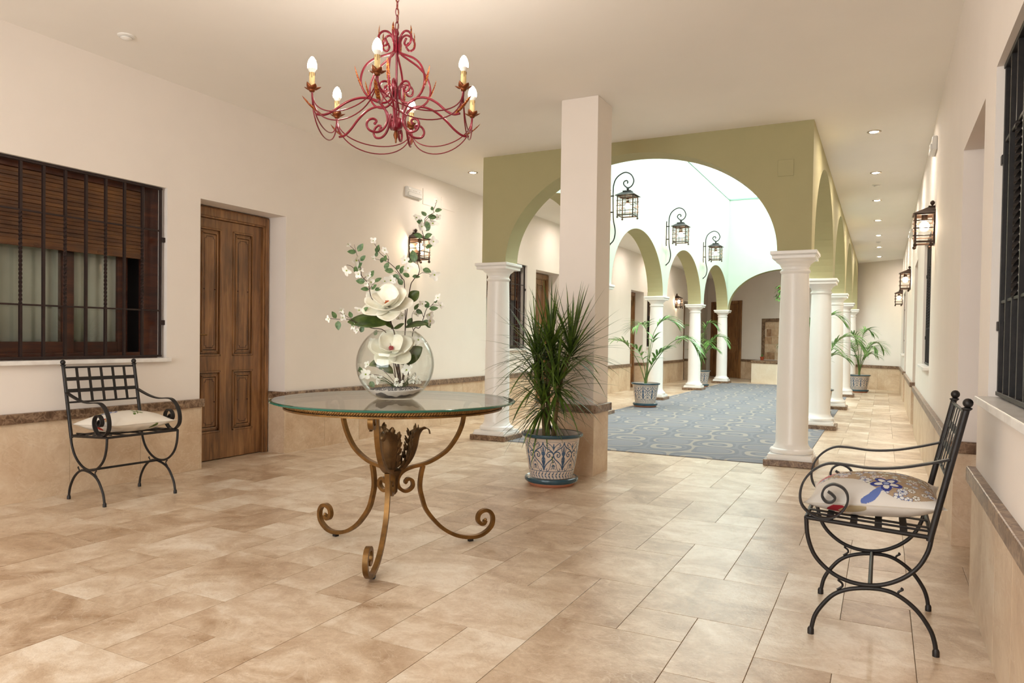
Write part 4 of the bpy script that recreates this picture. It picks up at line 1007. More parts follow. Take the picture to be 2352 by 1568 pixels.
def cushion(name, lab, loc, rot, tilt, paint, size=.23, T=.086, N=150):
    me = bpy.data.meshes.new(name); q = np.linspace(-1, 1, N + 1); X, Y = np.meshgrid(q, q, indexing='ij')
    vs = []; fs = []; cols = []
    for sgn in (1, -1):
        pin = 1 - .085 * (1 - np.abs(X) ** 2.0) * (np.abs(Y) ** 3); pin2 = 1 - .085 * (1 - np.abs(Y) ** 2.0) * (np.abs(X) ** 3)
        px, py = X * size * pin2, Y * size * pin
        h = np.clip((1 - np.abs(X) ** 2.4) * (1 - np.abs(Y) ** 2.4), 0, 1) ** .62
        wr = .0022 * np.sin(9 * X + 4 * Y) * np.clip(1 - h, 0, 1) + .0016 * np.sin(17 * Y - 6 * X) * np.clip(1 - h, 0, 1)
        Z = sgn * T * h * (1.0 if sgn > 0 else .78) + wr
        if sgn < 0: Z = np.maximum(Z, -.050)
        corner = (np.abs(X * Y)) ** 6; Z = Z + .004 * corner
        o = len(vs); vs += list(zip(px.ravel().tolist(), py.ravel().tolist(), Z.ravel().tolist())); cols.append(paint(X, Y, sgn).reshape(-1, 3))
        a = (np.arange(N)[:, None] * (N + 1) + np.arange(N)[None, :]).ravel() + o
        f = np.stack([a, a + N + 1, a + N + 2, a + 1], 1)
        fs += (f if sgn > 0 else f[:, ::-1]).tolist()
    me.from_pydata(vs, [], fs); me.materials.append(M['fabric']); me.polygons.foreach_set('use_smooth', [True] * len(me.polygons))
    at = me.color_attributes.new('print', 'FLOAT_COLOR', 'POINT'); C_ = np.concatenate(cols); C_ = np.concatenate([C_, np.ones((len(C_), 1))], 1)
    at.data.foreach_set('color', C_.astype(np.float32).ravel()); me.update()
    r = thing(name, lab, 'cushion', loc, rot); o = bpy.data.objects.new('cover', me); COL.objects.link(o); o.parent = r; o.rotation_euler = (0, tilt, 0)
    pp = MB(); e = [(-1 + 2 * i / 30, -1) for i in range(30)] + [(1, -1 + 2 * i / 30) for i in range(30)] + [(1 - 2 * i / 30, 1) for i in range(30)] + [(-1, 1 - 2 * i / 30) for i in range(30)]
    P_ = []
    for (x, y) in e:
        P_.append(V((x * size * (1 - .085 * (1 - y * y) * abs(x) ** 3) * 1.004, y * size * (1 - .085 * (1 - x * x) * abs(y) ** 3) * 1.004, .004 * abs(x * y) ** 6)))
    pp.tube(P_, .0022, 5, closed=True); b = pp.build('piping', [plain('cushion_piping', c(206, 198, 186), .9)] if 'cushion_piping' not in bpy.data.materials else bpy.data.materials['cushion_piping'], r, smooth=60); b.rotation_euler = (0, tilt, 0)
    return r
rs = np.random.RandomState(5)
def L3(*a): return np.array(c(*a)[:3])
def put(img, m_, col): img[m_] = col
def blossoms(img, X, Y, msk, n, seed):
    r = np.random.RandomState(seed); tries = 0; pl = []
    while len(pl) < n and tries < 6000:
        tries += 1; x, y = r.uniform(-1, 1, 2)
        R = r.choice([.035, .05, .06, .08, .11])
        i, j = int((x + 1) / 2 * (X.shape[0] - 1)), int((y + 1) / 2 * (X.shape[1] - 1))
        if not msk[i, j] or any((x - a) ** 2 + (y - b) ** 2 < (R + s) ** 2 * .72 for a, b, s in pl): continue
        pl.append((x, y, R)); np_ = r.choice([5, 6, 8, 9]); t0 = r.uniform(0, 6)
        out = [L3(98, 108, 150), L3(120, 98, 74), L3(146, 142, 100), L3(170, 120, 116)][r.choice(4, p=[.4, .3, .2, .1])]
        for k in range(np_):
            t_ = t0 + 2 * PI * k / np_; e_ = ell(X, Y, x + .58 * R * math.cos(t_), y + .58 * R * math.sin(t_), R * .48, R * 1.5 / np_ + .012, t_)
            put(img, msk & (e_ < 1), out); put(img, msk & (e_ < .52), L3(226, 224, 218))
        put(img, msk & (((X - x) ** 2 + (Y - y) ** 2) < (R * .22) ** 2), out)
    return img
def bigflower(img, X, Y, x, y, R, t0=.3):
    for k in range(5):
        t_ = t0 + 2 * PI * k / 5; cx, cy = x + .62 * R * math.cos(t_), y + .62 * R * math.sin(t_)
        e_ = ell(X, Y, cx, cy, R * .48, R * .36, t_); put(img, e_ < 1, L3(58, 66, 134))
        e2 = ell(X, Y, x + .48 * R * math.cos(t_), y + .48 * R * math.sin(t_), R * .34, R * .20, t_); put(img, e2 < 1, L3(226, 222, 214))
    d = np.sqrt((X - x) ** 2 + (Y - y) ** 2); put(img, d < R * .30, L3(58, 66, 134)); put(img, d < R * .20, L3(150, 164, 204))
LIN = L3(217, 211, 204); TAN = L3(172, 148, 122)
def leafshape(img, X, Y, x, y, L, W, th, col): put(img, ell(X, Y, x, y, L, W, th) < 1, col)
def paint_r(X, Y, sgn):
    img = np.tile(LIN, X.shape + (1,)).astype(float)
    if sgn < 0:
        put(img, ell(X, Y, .52, .90, .16, .10, 0) < 1, L3(168, 46, 56)); leafshape(img, X, Y, .30, .93, .22, .07, -.3, L3(176, 160, 128)); return img
    # chair frame: +X front, +Y far from the viewer is -Y here (the chair faces the other way)
    poly = smoothpoly([(.88, .12), (.5, .30), (.2, .46), (-.02, .70), (-.3, .90), (-.6, .92), (-.88, .78), (-.95, .2), (-.86, -.5), (-.45, -.86), (.05, -.9), (.55, -.82), (.85, -.45)])
    m_ = inpoly(X, Y, poly); put(img, m_, TAN); n_ = rs.rand(*X.shape); img[m_] *= (.86 + .28 * n_[m_])[:, None]
    blossoms(img, X, Y, m_, 120, 11)
    for k, (a, b, th) in enumerate(((.72, -.22, .5), (.80, -.10, .2), (.64, -.34, .7), (.84, -.28, .4))): leafshape(img, X, Y, a, b, .15, .032, th, L3(204, 92, 112))
    st = [(q.x, q.y) for q in cr([V((-.12, .70, 0)), V((-.06, .82, 0)), V((.02, .91, 0)), (V((.16, .97, 0)))], 6)]
    for i, q in enumerate(st[:-1]): put(img, seg(X, Y, [q, st[i + 1]], .055 * math.sin(PI * (i + 1) / len(st)) + .008), L3(98, 116, 176))
    bigflower(img, X, Y, -.20, .56, .22); return img
def paint_l(X, Y, sgn):
    img = np.tile(L3(226, 218, 206), X.shape + (1,)).astype(float)
    if sgn < 0: leafshape(img, X, Y, .9, .35, .14, .06, .9, L3(96, 112, 58)); leafshape(img, X, Y, .2, -.92, .12, .08, .3, L3(178, 60, 44)); return img
    poly = smoothpoly([(-.9, -.5), (-.6, -.72), (-.2, -.62), (.05, -.25), (.0, .15), (.12, .5), (.1, .82), (-.3, .92), (-.8, .8), (-.95, .2)])
    m_ = inpoly(X, Y, poly); put(img, m_, L3(168, 148, 104)); n_ = rs.rand(*X.shape); img[m_] *= (.86 + .28 * n_[m_])[:, None]
    blossoms(img, X, Y, m_, 40, 4); bigflower(img, X, Y, -.05, -.42, .22)
    put(img, seg(X, Y, [(-.1, .30), (.25, .22), (.62, .02)], .014), L3(104, 118, 60))
    for k, (a, b, th) in enumerate(((.08, .34, .9), (.2, .12, -.9), (.32, .28, .8), (.40, .06, -1.0), (.52, .14, .6), (.60, -.06, -.6))): leafshape(img, X, Y, a, b, .10, .04, th, L3(98, 118, 56))
    leafshape(img, X, Y, .28, -.9, .13, .07, .6, L3(178, 60, 44)); leafshape(img, X, Y, .46, -.84, .12, .06, -.7, L3(196, 160, 116)); return img
cushion('cushion', 'plump linen cushion with blue flower on the near right chair', (-.020, 3.190, .4955), PI, .055, paint_r, N=270)
cushion('cushion', 'flat linen cushion with green leaf print on the left wall chair', (-4.455, 3.132, .492), math.radians(-3.4), -.045, paint_l, .225, .080)

# ------------------------------------------------------------------ painted ceramic pots
def motif_grid(nc=80, nrw=140):
    u = (np.arange(nc) + .5) / nc - .5; v = (np.arange(nrw) + .5) / nrw; Uu, Vv = np.meshgrid(u, v, indexing='ij')
    x = np.abs(Uu) * 470; y = 1310 - Vv * 790          # sheet pixels about the medallion axis, mirrored
    B = lambda pts, w: seg(x, y, [(q.x, q.y) for q in cr([V((a, b, 0)) for a, b in pts], 5)], w * 1.2)
    m_ = B([(0, 535), (38, 615), (150, 685), (212, 735), (236, 790)], 10) | B([(236, 790), (205, 865), (110, 945), (40, 1020), (2, 1110)], 10)
    m_ |= B([(225, 760), (175, 722), (115, 735), (82, 785), (105, 830), (150, 822), (150, 780), (128, 785)], 9)
    m_ |= B([(0, 620), (10, 700), (0, 780)], 9) | B([(0, 780), (16, 900), (0, 1060)], 12) | B([(10, 760), (45, 700), (52, 650)], 7) | B([(12, 780), (30, 740), (40, 760), (28, 795)], 8)
    m_ |= B([(10, 830), (40, 880), (30, 960), (4, 1040)], 6) | B([(235, 560), (225, 640), (235, 690)], 7) | B([(225, 650), (180, 590), (110, 545), (80, 575), (105, 590)], 6) | B([(150, 640), (110, 625), (70, 590)], 5)
    m_ |= B([(235, 900), (212, 920), (235, 945)], 7) | B([(215, 925), (170, 985), (145, 1080), (95, 1130), (55, 1105), (80, 1080)], 6)
    for a, b in ((232, 1085), (200, 1065), (180, 1100), (212, 1000), (190, 1030)): m_ |= B([(234, 1000), (a, b)], 5.5)
    for k in range(5): m_ |= ((x - (195 - 22 * k)) ** 2 + (y - (868 + 22 * k)) ** 2) < 36
    m_ |= (np.abs(y - 1140) < 6) | (np.abs(y - 520) < 4) | (y > 1302)
    per = 470 / 5.0; xx = (Uu * 470) % per
    for s in (-1, 1):
        yy = 1225 + s * 8; d = (y - yy) * s; cen = per * .30 + d * .62; wd = 19 * np.clip(1 - d / 78, 0, 1) ** .7
        for sh in (0, per, -per): m_ |= (d > 0) & (d < 76) & (np.abs(xx - cen + sh) < wd)
    return m_
MG = motif_grid()
def pot_meshes():
    nm, nc, nrw = 8, 80, 140; mb = MB(); n = nm * nc
    z0, z1, r0, r1 = .062, .340, .160, .2045
    mb.grid(lambda u, v: ((r0 + (r1 - r0) * v + .003 * math.sin(PI * v)) * math.cos(2 * PI * u), (r0 + (r1 - r0) * v + .003 * math.sin(PI * v)) * math.sin(2 * PI * u), z0 + (z1 - z0) * v), n, nrw, mfn=lambda i, j: 1 if MG[i % nc, j] else 0)
    mb.lathe([(.2045, .340), (.2065, .346), (.2065, .358), (.212, .362)], 64, 0, caps=False)
    mb.lathe([(.212, .362), (.226, .364), (.2325, .371), (.2335, .380), (.228, .388), (.214, .390), (.205, .386)], 64, 2, caps=False)
    mb.lathe([(.205, .386), (.198, .36), (.190, .30)], 64, 0, caps=False); mb.lathe([(0, .058), (.150, .058), (.160, .062)], 64, 0, caps=False)
    sa = MB(); sa.lathe([(0, 0), (.158, 0), (.176, .016), (.180, .024)], 64, 0, caps=False); sa.lathe([(.180, .024), (.190, .028)], 64, 1, caps=False)
    sa.lathe([(.190, .028), (.199, .036), (.201, .048), (.198, .060), (.190, .064), (.180, .058)], 64, 2, caps=False); sa.lathe([(.180, .058), (.165, .050), (0, .050)], 64, 1, caps=False)
    so = MB(); so.grid(lambda u, v: (.196 * v * math.cos(2 * PI * u), .196 * v * math.sin(2 * PI * u), .335 + .006 * math.sin(13 * u * 6.28) * v + .004 * math.sin(40 * v)), 40, 8)
    return mb, sa, so
_pm = None
def add_pot(root, bluer=True):
    global _pm
    if _pm is None:
        a, b, s = pot_meshes()
        _pm = (a.build('pot', [M['ceram'], M['blue'], M['bluer']], root, smooth=40), b.build('saucer', [M['terra'], M['ceram'], M['bluer']], root, smooth=40), s.build('soil', M['soil'], root, smooth=60))
    else:
        for o in _pm: k = o.copy(); COL.objects.link(k); k.parent = root
# dracaena
def clash(root, p):
    """would this leaf point stick into the square pillar?"""
    cs, sn = math.cos(root.rotation_euler[2]), math.sin(root.rotation_euler[2]); x = root.location[0] + p[0] * cs - p[1] * sn; y = root.location[1] + p[0] * sn + p[1] * cs
    return PX - PW - .03 < x < PX + .03 and PY - .03 < y < PY + PD + .03
def drac(root, heads, trunks, seed):
    r = random.Random(seed)
    for P_, R_ in trunks:
        t_ = MB(); Q = cr([V(p) for p in P_], 8); rr = [R_ * (1 + .06 * math.sin(i * 2.6)) for i in range(len(Q))]; t_.tube(Q, rr, 10); t_.build('trunk', M['trunk'], root, smooth=50)
    for (p, n, L, up, lean) in heads:
        h = MB(); p = V(p)
        for k in range(n):
            q = (k + .5) / n; az = k * 2.39996 + r.uniform(-.2, .2); el = math.radians(up + (88 - up) * (1 - q) ** 1.7 - 22 * q ** 3 + r.uniform(-9, 9))
            d = V((math.cos(az) * math.cos(el), math.sin(az) * math.cos(el), math.sin(el))) + V(lean) * .22
            n0 = len(h.v); f0 = len(h.f)
            h.blade(p + V((0, 0, -.075 * q)) + d.normalized() * .01, d, L * r.uniform(.78, 1.1), r.uniform(.015, .022), 0, 8, r.uniform(.15, .5) + .75 * q * q)
            if any(clash(root, x) for x in h.v[n0:]): del h.v[n0:]; del h.f[f0:]; del h.m[f0:]
        h.build('leaf_crown', M['drac'], root, smooth=60)
DP = V((-2.185, 5.015, 0))
pl = thing('potted_dracaena', 'spiky dracaena in a blue painted pot before the square pillar', 'potted plant', DP, YAW)
add_pot(pl)
drac(pl, [((.135, .02, 1.00), 66, .50, 10, (.35, 0, .5)), ((-.02, -.02, 1.04), 72, .46, 2, (0, 0, .4)), ((-.12, .05, .98), 55, .44, 0, (-.3, 0, .2)), ((.03, -.05, .76), 66, .44, -12, (.25, -.1, .2)), ((-.07, -.03, .62), 66, .42, -22, (-.25, -.1, 0)), ((-.10, .04, .80), 49, .42, -8, (-.3, 0, .2)), ((.0, .08, .85), 49, .42, 0, (.1, .2, .2))],
     [([(-.035, 0, .32), (-.03, 0, .50), (-.035, .01, .75), (-.02, -.02, 1.04)], .017), ([(.012, -.02, .32), (.022, -.02, .50), (.06, .0, .78), (.135, .02, 1.0)], .017), ([(-.055, .03, .32), (-.07, .03, .55), (-.10, .05, .8), (-.12, .05, .98)], .014), ([(.0, -.03, .32), (.015, -.04, .5), (.03, -.05, .76)], .013), ([(-.05, -.02, .32), (-.07, -.03, .62)], .012)], 3)
# kentia palms
def frond(stem, lf, P_, start, n, L, W, seed, dr=.9):
    r = random.Random(seed); Q = cr([V(p) for p in P_], 10); N = len(Q); stem.tube(Q, [.007 * (1 - .8 * i / N) + .0012 for i in range(N)], 6)
    for k in range(n):
        q = start + (1 - start) * (k + .3) / n; i = min(int(q * (N - 1)), N - 2); p = Q[i].lerp(Q[i + 1], q * (N - 1) - i); tg = (Q[i + 1] - Q[i]).normalized()
        sd = tg.cross(V((0, 0, 1))); sd = sd.normalized() if sd.length > .05 else V((1, 0, 0)); up = sd.cross(tg)
        l_ = L * (.55 + .45 * math.sin(PI * min(1, .25 + .75 * k / n))) * r.uniform(.85, 1.1)
        for s in (-1, 1):
            d = tg * (.55 + .5 * k / n) + sd * s * .85 + up * r.uniform(.0, .35); lf.blade(p, d, l_, W, 0, 6, dr * r.uniform(.7, 1.2))
def palm(root, fronds, seed, n=13, L=.34, W=.026):
    t_ = MB(); t_.tube([V((0, 0, .32)), V((0, 0, .42)), V((.005, 0, .52))], [.026, .022, .014], 10); t_.build('trunk', M['palms'], root, smooth=50)
    for i, (P_, start, k) in enumerate(fronds):
        st, lf = MB(), MB(); frond(st, lf, [(0, 0, .36)] + P_, start, int(n * k), L * (.75 + .35 * k), W * (1.0 if k > .7 else 1.7), seed + i)
        s_ = st.build('frond', M['palms'], root, smooth=50); lf.build('leaflets', M['palm'], s_, smooth=60)
PF = [([(.02, 0, .7), (.05, .02, 1.02), (.0, .0, 1.24), (-.10, -.08, 1.34), (-.22, -.14, 1.28)], .62, 1.0), ([(.04, 0, .7), (.09, .04, 1.05), (.18, .04, 1.30), (.32, .02, 1.42), (.46, 0, 1.36)], .60, 1.0),
      ([(-.06, -.02, .56), (-.14, -.04, .74), (-.28, -.06, .95), (-.40, -.08, 1.05), (-.54, -.1, 1.07)], .62, .8), ([(.05, -.02, .56), (.16, -.05, .76), (.32, -.08, .98), (.46, -.1, 1.09), (.60, -.12, 1.12), (.72, -.12, 1.05), (.82, -.12, .90)], .55, 1.1),
      ([(.03, -.02, .54), (.10, -.06, .72), (.20, -.12, .88), (.34, -.16, .96)], .42, .65), ([(-.01, -.02, .54), (-.06, -.08, .74), (-.14, -.12, .90), (-.24, -.14, .98)], .5, .45), ([(.03, .02, .6), (.08, .05, .85), (.14, .08, 1.12)], .86, .2)]
pa = thing('potted_palm', 'slender palm in a blue painted pot beside the third left column', 'potted palm', (-3.40, 11.56, .006), YAW, 'palms in blue painted pots')
add_pot(pa); palm(pa, PF, 20)
PG = [([(.03, 0, .8), (.05, 0, 1.15), (.10, .02, 1.42), (.22, .02, 1.52), (.34, 0, 1.42)], .5, 1.1), ([(-.02, 0, .8), (-.05, .02, 1.1), (-.14, .04, 1.38), (-.28, .04, 1.44)], .5, 1.1), ([(.06, 0, .7), (.16, 0, .95), (.32, -.02, 1.16), (.48, -.04, 1.18), (.60, -.06, 1.02)], .45, 1.2),
      ([(-.05, 0, .7), (-.16, -.02, .98), (-.32, -.06, 1.15), (-.48, -.08, 1.08)], .45, 1.1), ([(.02, -.06, .7), (.08, -.2, .96), (.12, -.38, 1.10), (.14, -.52, 1.0)], .45, 1.0), ([(0, .06, .7), (-.02, .2, 1.0), (-.04, .36, 1.2), (-.06, .5, 1.14)], .45, 1.0), ([(.04, -.02, .6), (.12, -.06, .82), (.24, -.10, .92), (.38, -.12, .86)], .4, .9), ([(-.03, -.02, .6), (-.10, -.08, .8), (-.22, -.12, .86)], .4, .8)]
def bp_palm(lab, loc, rot, seed, sc=1.0):
    p = thing('potted_palm', lab, 'potted palm', loc, rot, 'palms in blue painted pots'); add_pot(p)
    palm(p, [([(a * sc, b * sc, .36 + (z - .36) * sc) for a, b, z in q], s, k) for q, s, k in PG], seed, 16, .30, .022); return p
bp_palm('bushy palm in a blue pot behind the fourth left column, before the double door', (-3.82, 17.5, 0), .3, 40, 1.0)
bp_palm('palm in a blue pot at the end of the right corridor', (-.45, 17.86, 0), .6, 60, .88)
bp_palm('palm in a blue pot mostly hidden behind the second right column', (-.86, 11.85, .006), .2, 80, .98)

# hanging plant under the far arch
hp = thing('hanging_plant', 'leafy green plant hanging in brown cords under the far arch', 'hanging plant', (xm + .03, YB0 + .14, ZAP))
cd = MB(); cd.tube([V((0, 0, 0)), V((0, 0, -.10))], .006, 6)
for k in range(4): a = PI / 4 + k * PI / 2; cd.tube([V((0, 0, -.10)), V((.16 * math.cos(a), .16 * math.sin(a), -.42))], .007, 6)
cd.build('cord', M['cord'], hp)
bk = MB(); bk.lathe([(0, -.60), (.09, -.60), (.15, -.52), (.17, -.43), (.155, -.43), (.14, -.50), (0, -.50)], 24); bk.build('basket', M['terra'], hp, smooth=40)
lf = MB()
for k in range(150):
    a = rng.uniform(0, 6.28); r = .10 + .13 * rng.random(); z = -.40 - .34 * rng.random() * (r / .2); lf.leaf((r * math.cos(a), r * math.sin(a), z), (math.cos(a), math.sin(a), rng.uniform(-1.2, .2)), (0, 0, 1), .085, .062, 0, 4, droop=.6, cup=.1)
lf.build('leaves', M['palm'], hp, smooth=60)
sp_ = thing('small_potted_plant', 'tiny green plant in a red clay pot on the stone bench', 'potted plant', (-2.965, 21.27, .575))
m_ = MB(); m_.lathe([(0, 0), (.040, 0), (.052, .075), (.058, .075), (.058, .09), (.050, .09), (.046, .08), (0, .08)], 20); m_.build('pot', M['terrar'], sp_, smooth=40)
m_ = MB()
for k in range(24): a = rng.uniform(0, 6.28); m_.leaf((0, 0, .08), (math.cos(a) * .5, math.sin(a) * .5, 1), (math.cos(a), math.sin(a), 0), .085, .03, 0, 4, droop=.6)
m_.build('leaves', M['palm'], sp_, smooth=60)

# ------------------------------------------------------------------ lanterns
def cage(root, w, d, z0, z1, x0, mat, nb, half):
    """square lantern cage: depth d along x from x0, width w along y; bars poke out past the posts"""
    m_ = MB(); r = .0075; xs = (x0, x0 + d); ov = .018; sg = -(z1 - z0) / (nb + 1) / 2
    for x in xs:
        for y in (-w / 2, w / 2): m_.box(x - r, x + r, y - r, y + r, z0, z1)
    zz = [z0 + .012] + [z0 + (z1 - z0) * (k + 1) / (nb + 1) for k in range(nb)] + [z1 - .008]
    for i, z in enumerate(zz):
        e = ov if 0 < i < len(zz) - 1 else 0; t_ = .0042 if e else .008
        for y in (-w / 2, w / 2): m_.box(x0 - (0 if half else e), x0 + d + e, y - t_, y + t_, z - t_, z + t_)
        for x in xs: m_.box(x - t_, x + t_, -w / 2 - e, w / 2 + e, z - t_ + (sg if e else 0), z + t_ + (sg if e else 0))
    for f in ((.5,) if w < .23 else (.36, .64)):
        y = -w / 2 + w * f; m_.box(x0 + d - .0035, x0 + d + .0035, y - .0035, y + .0035, z0, z1)
        if not half: m_.box(x0 - .0035, x0 + .0035, y - .0035, y + .0035, z0, z1)
        x = x0 + d * f
        for y in (-w / 2, w / 2) if not half else (): m_.box(x - .0035, x + .0035, y - .0035, y + .0035, z0, z1)
    m_.build('cage', mat, root, bevel=.001)
    f_ = MB()
    for x in xs if not half else (x0 + d, x0 + .02):
        for y in (-w / 2, w / 2): f_.ball((x, y, z0 - .016), .0155, 10); f_.tube([V((x, y, z0 - .01)), V((x, y, z0 + .01))], .006, 6)
    f_.build('foot_ball', mat, root, smooth=60)
def bulbsock(root, x, z, mat):
    s_ = MB(); s_.lathe([(.006, z + .12), (.022, z + .12), (.024, z + .06), (.020, z + .052)], 16, o=(x, 0, 0)); s_.build('socket', M['ironl'], root, smooth=40)
    b = MB(); b.ball((x, 0, z + .012), .038, 16, 0, (1, 1, 1.1)); b.build('bulb', mat, root, smooth=60)
def wall_lantern(lab, loc, rot):
    k = thing('wall_lantern', lab, 'wall lantern', loc, rot, 'lit lanterns on the corridor walls'); w, d = .20, .135
    MB().box(0, .006, -w / 2, w / 2, -.13, .15).build('backplate', M['ironl'], k)
    cage(k, w, d, -.125, .125, .008, M['ironl'], 3, True)
    rf = MB(); e = .022; a, b = (.0, d + .008 + e); hw = w / 2 + e
    v = [(a, -hw, .122), (b, -hw, .122), (b, hw, .122), (a, hw, .122), (a, -.035, .182), (.045, -.035, .182), (.045, .035, .182), (a, .035, .182)]
    rf.add(v, [(0, 1, 5, 4), (1, 2, 6, 5), (2, 3, 7, 6), (4, 5, 6, 7), (3, 0, 4, 7), (3, 2, 1, 0)]); rf.box(0, .05, -.04, .04, .182, .190); rf.build('roof', M['ironl'], k)
    m_ = MB(); m_.tube([V((.02, 0, .19)), V((.02, 0, .205))], .007, 8); m_.ball((.02, 0, .218), .018, 12, 0, (1, 1, 1.15)); m_.build('finial', M['ironl'], k, smooth=60)
    bulbsock(k, .075, .012, M['bulb2']); return k
W0 = wall_lantern('lit lantern on the left wall behind the blossom branch', (XLW, 7.07, 2.105), 0)
dup(W0, (XLW, 19.2, 2.08), 0, 'lit lantern on the left wall seen between the far columns')
dup(W0, (XRW, 7.10, 2.052), PI, 'lit lantern on the right wall nearest the viewer')
dup(W0, (XRW, 13.05, 2.06), PI, 'lit lantern on the right wall, second down the corridor')
dup(W0, (XRW, 18.15, 2.06), PI, 'lit lantern on the right wall farthest down the corridor')
BR = [(-3.539, 2.453), (-3.48, 2.511), (-3.456, 2.596), (-3.457, 2.681), (-3.482, 2.802), (-3.488, 2.922), (-3.493, 3.1), (-3.493, 3.23), (-3.486, 3.315), (-3.453, 3.398), (-3.386, 3.455), (-3.309, 3.477), (-3.232, 3.44), (-3.191, 3.364), (-3.200, 3.305), (-3.235, 3.265), (-3.279, 3.256), (-3.323, 3.288), (-3.34, 3.323), (-3.324, 3.352), (-3.29, 3.357), (-3.276, 3.335), (-3.286, 3.316)]
def court_lantern(lab, loc, rot):
    k = thing('bracket_lantern', lab, 'bracket lantern', loc, rot, 'scrolled bracket lanterns in the courtyard'); off = lambda p: V((p[0] + 3.5408, 0, p[1] - 3.0))
    m_ = MB(); m_.tube(cr([off(p) for p in BR], 6), .0095, 8)
    for z in (-.078, .155): m_.tube([V((0, 0, z)), V((.056, 0, z))], .011, 8); m_.ball((.05, 0, z), .015, 10)
    m_.lathe([(.022, 0), (.022, .012)], 12, o=(0, 0, -.55)); m_.build('bracket', M['iron'], k, smooth=50)
    m_ = MB(); m_.box(.0, .010, -.02, .02, -.17, .22); m_.ball((.005, 0, .235), .014, 8); m_.ball((.005, 0, -.185), .014, 8); m_.build('backplate', M['iron'], k)
    cxx = .266; w = .225
    m_ = MB(); m_.tube([V((cxx, 0, .262)), V((cxx, 0, .21))], .008, 8); m_.ball((cxx, 0, .238), .021, 12); m_.build('knob', M['iron'], k, smooth=50)
    rf = MB(); hw = w / 2 + .038; q = .05
    v = [(cxx - hw, -hw, .135), (cxx + hw, -hw, .135), (cxx + hw, hw, .135), (cxx - hw, hw, .135), (cxx - q, -q, .198), (cxx + q, -q, .198), (cxx + q, q, .198), (cxx - q, q, .198)]
    rf.add(v, [(0, 1, 5, 4), (1, 2, 6, 5), (2, 3, 7, 6), (3, 0, 4, 7), (4, 5, 6, 7), (3, 2, 1, 0)]); rf.box(cxx - .06, cxx + .06, -.06, .06, .198, .208); rf.build('roof', M['iron'], k)
    cage(k, w, w, -.155, .137, cxx - w / 2, M['ironl'], 3, False); bulbsock(k, cxx, -.02, M['bulb2']); return k
G0 = court_lantern('lit scrolled bracket lantern on the courtyard wall, nearest the pillar', (XIL, COLY0 + BAY * 1 + .02, 3.0), 0)
dup(G0, (XIL, COLY0 + BAY * 2 + .01, 3.0), 0, 'lit scrolled bracket lantern above the third left column')
dup(G0, (XIL, COLY0 + BAY * 3 + .0, 3.0), 0, 'lit scrolled bracket lantern above the fourth left column')

# ------------------------------------------------------------------ ceiling fittings and small wall fittings
def downlight(lab, loc):
    k = thing('downlight', lab, 'downlight', loc, 0, 'recessed ceiling downlights')
    m_ = MB(); m_.lathe([(.036, -.001), (.040, -.006), (.056, -.006), (.060, -.003), (.060, 0)], 28, caps=False); m_.build('ring', M['steel'], k, smooth=40)
    m_ = MB(); m_.lathe([(0, -.0035), (.030, -.0035), (.036, -.001), (.036, 0), (0, 0)], 24, caps=False); m_.build('lamp', M['spot'], k); return k
od = ['first', 'second', 'third', 'fourth', 'fifth', 'sixth', 'seventh']
q0 = None
for sd_, x, y0 in (('right', -.1117, 7.4545), ('left', -4.272, 7.388)):
    for k in range(7):
        lab = 'lit downlight, %s from the lobby along the right corridor ceiling' % od[k] if sd_ == 'right' else ('lit downlight in the ceiling by the left wall' if k == 0 else 'lit downlight, %s from the lobby along the left corridor ceiling' % od[k])
        loc = (x, y0 + 1.7958 * k, H)
        if q0 is None: q0 = downlight(lab, loc)
        else: dup(q0, loc, 0, lab)
def detector(lab, loc, s=.84):
    k = thing('smoke_detector', lab, 'detector', loc)
    m_ = MB(); m_.lathe([(.062 * s, 0), (.062 * s, -.006), (.056 * s, -.010), (.0, -.010)], 32); m_.build('base', M['whitep'], k, smooth=40)
    m_ = MB(); m_.lathe([(.040 * s, -.014), (.040 * s, -.018), (.030 * s, -.024), (.012 * s, -.028), (0, -.028)], 28); m_.build('sensor', M['whitep'], k, smooth=40); return k
detector('round white detector on the lobby ceiling near the left wall', (-4.378, 3.077, H))
detector('small white detector between downlights on the right corridor ceiling, nearer one', (-.112, 9.955, H), .75)
detector('small white detector far along the right corridor ceiling', (-.115, 15.57, H), .75)
def emergency(lab, loc, rot):
    k = thing('emergency_light', lab, 'emergency light', loc, rot)
    m_ = MB(); m_.box(0, .038, -.150, .150, -.056, .056); m_.build('housing', M['lamp_white'], k, bevel=.008)
    m_ = MB(); m_.box(.036, .050, -.140, .140, -.046, -.008); m_.box(.036, .042, -.140, .140, .0, .006); m_.build('diffuser', M['lamp_white'], k, bevel=.006)
    m_ = MB(); m_.box(.036, .044, -.135, -.085, .018, .045); m_.build('lamp_window', M['whitep'], k, bevel=.004)
    m_ = MB(); [m_.ball((.038, y, .02), .004, 6) for y in (-.03, .0, .03, .09)]; m_.build('screw', M['steel'], k); return k
emergency('white emergency light box high on the left wall above the lantern', (XLW, 7.02, 2.745), 0)
emergency('white emergency light box high on the right wall, nearest', (XRW, 7.15, 2.751), PI)
emergency('white emergency light box far down the right wall', (XRW, 12.73, 2.76), PI)
def cover(lab, loc, rot, w, h, mat):
    m_ = MB(); m_.box(0, .006, -w / 2, w / 2, -h / 2, h / 2); o = m_.build('junction_cover', mat, None, bevel=.002, loc=loc, rotz=rot); return tag(o, lab, 'cover plate')  # blank plate over a junction box
cover('square cream cover plate beside the emergency light on the left wall', (XLW, 7.40, 2.752), 0, .33, .185, M['wall'])
cover('square cream cover plate farther along beside the emergency light', (XLW, 7.80, 2.745), 0, .32, .14, M['wall'])
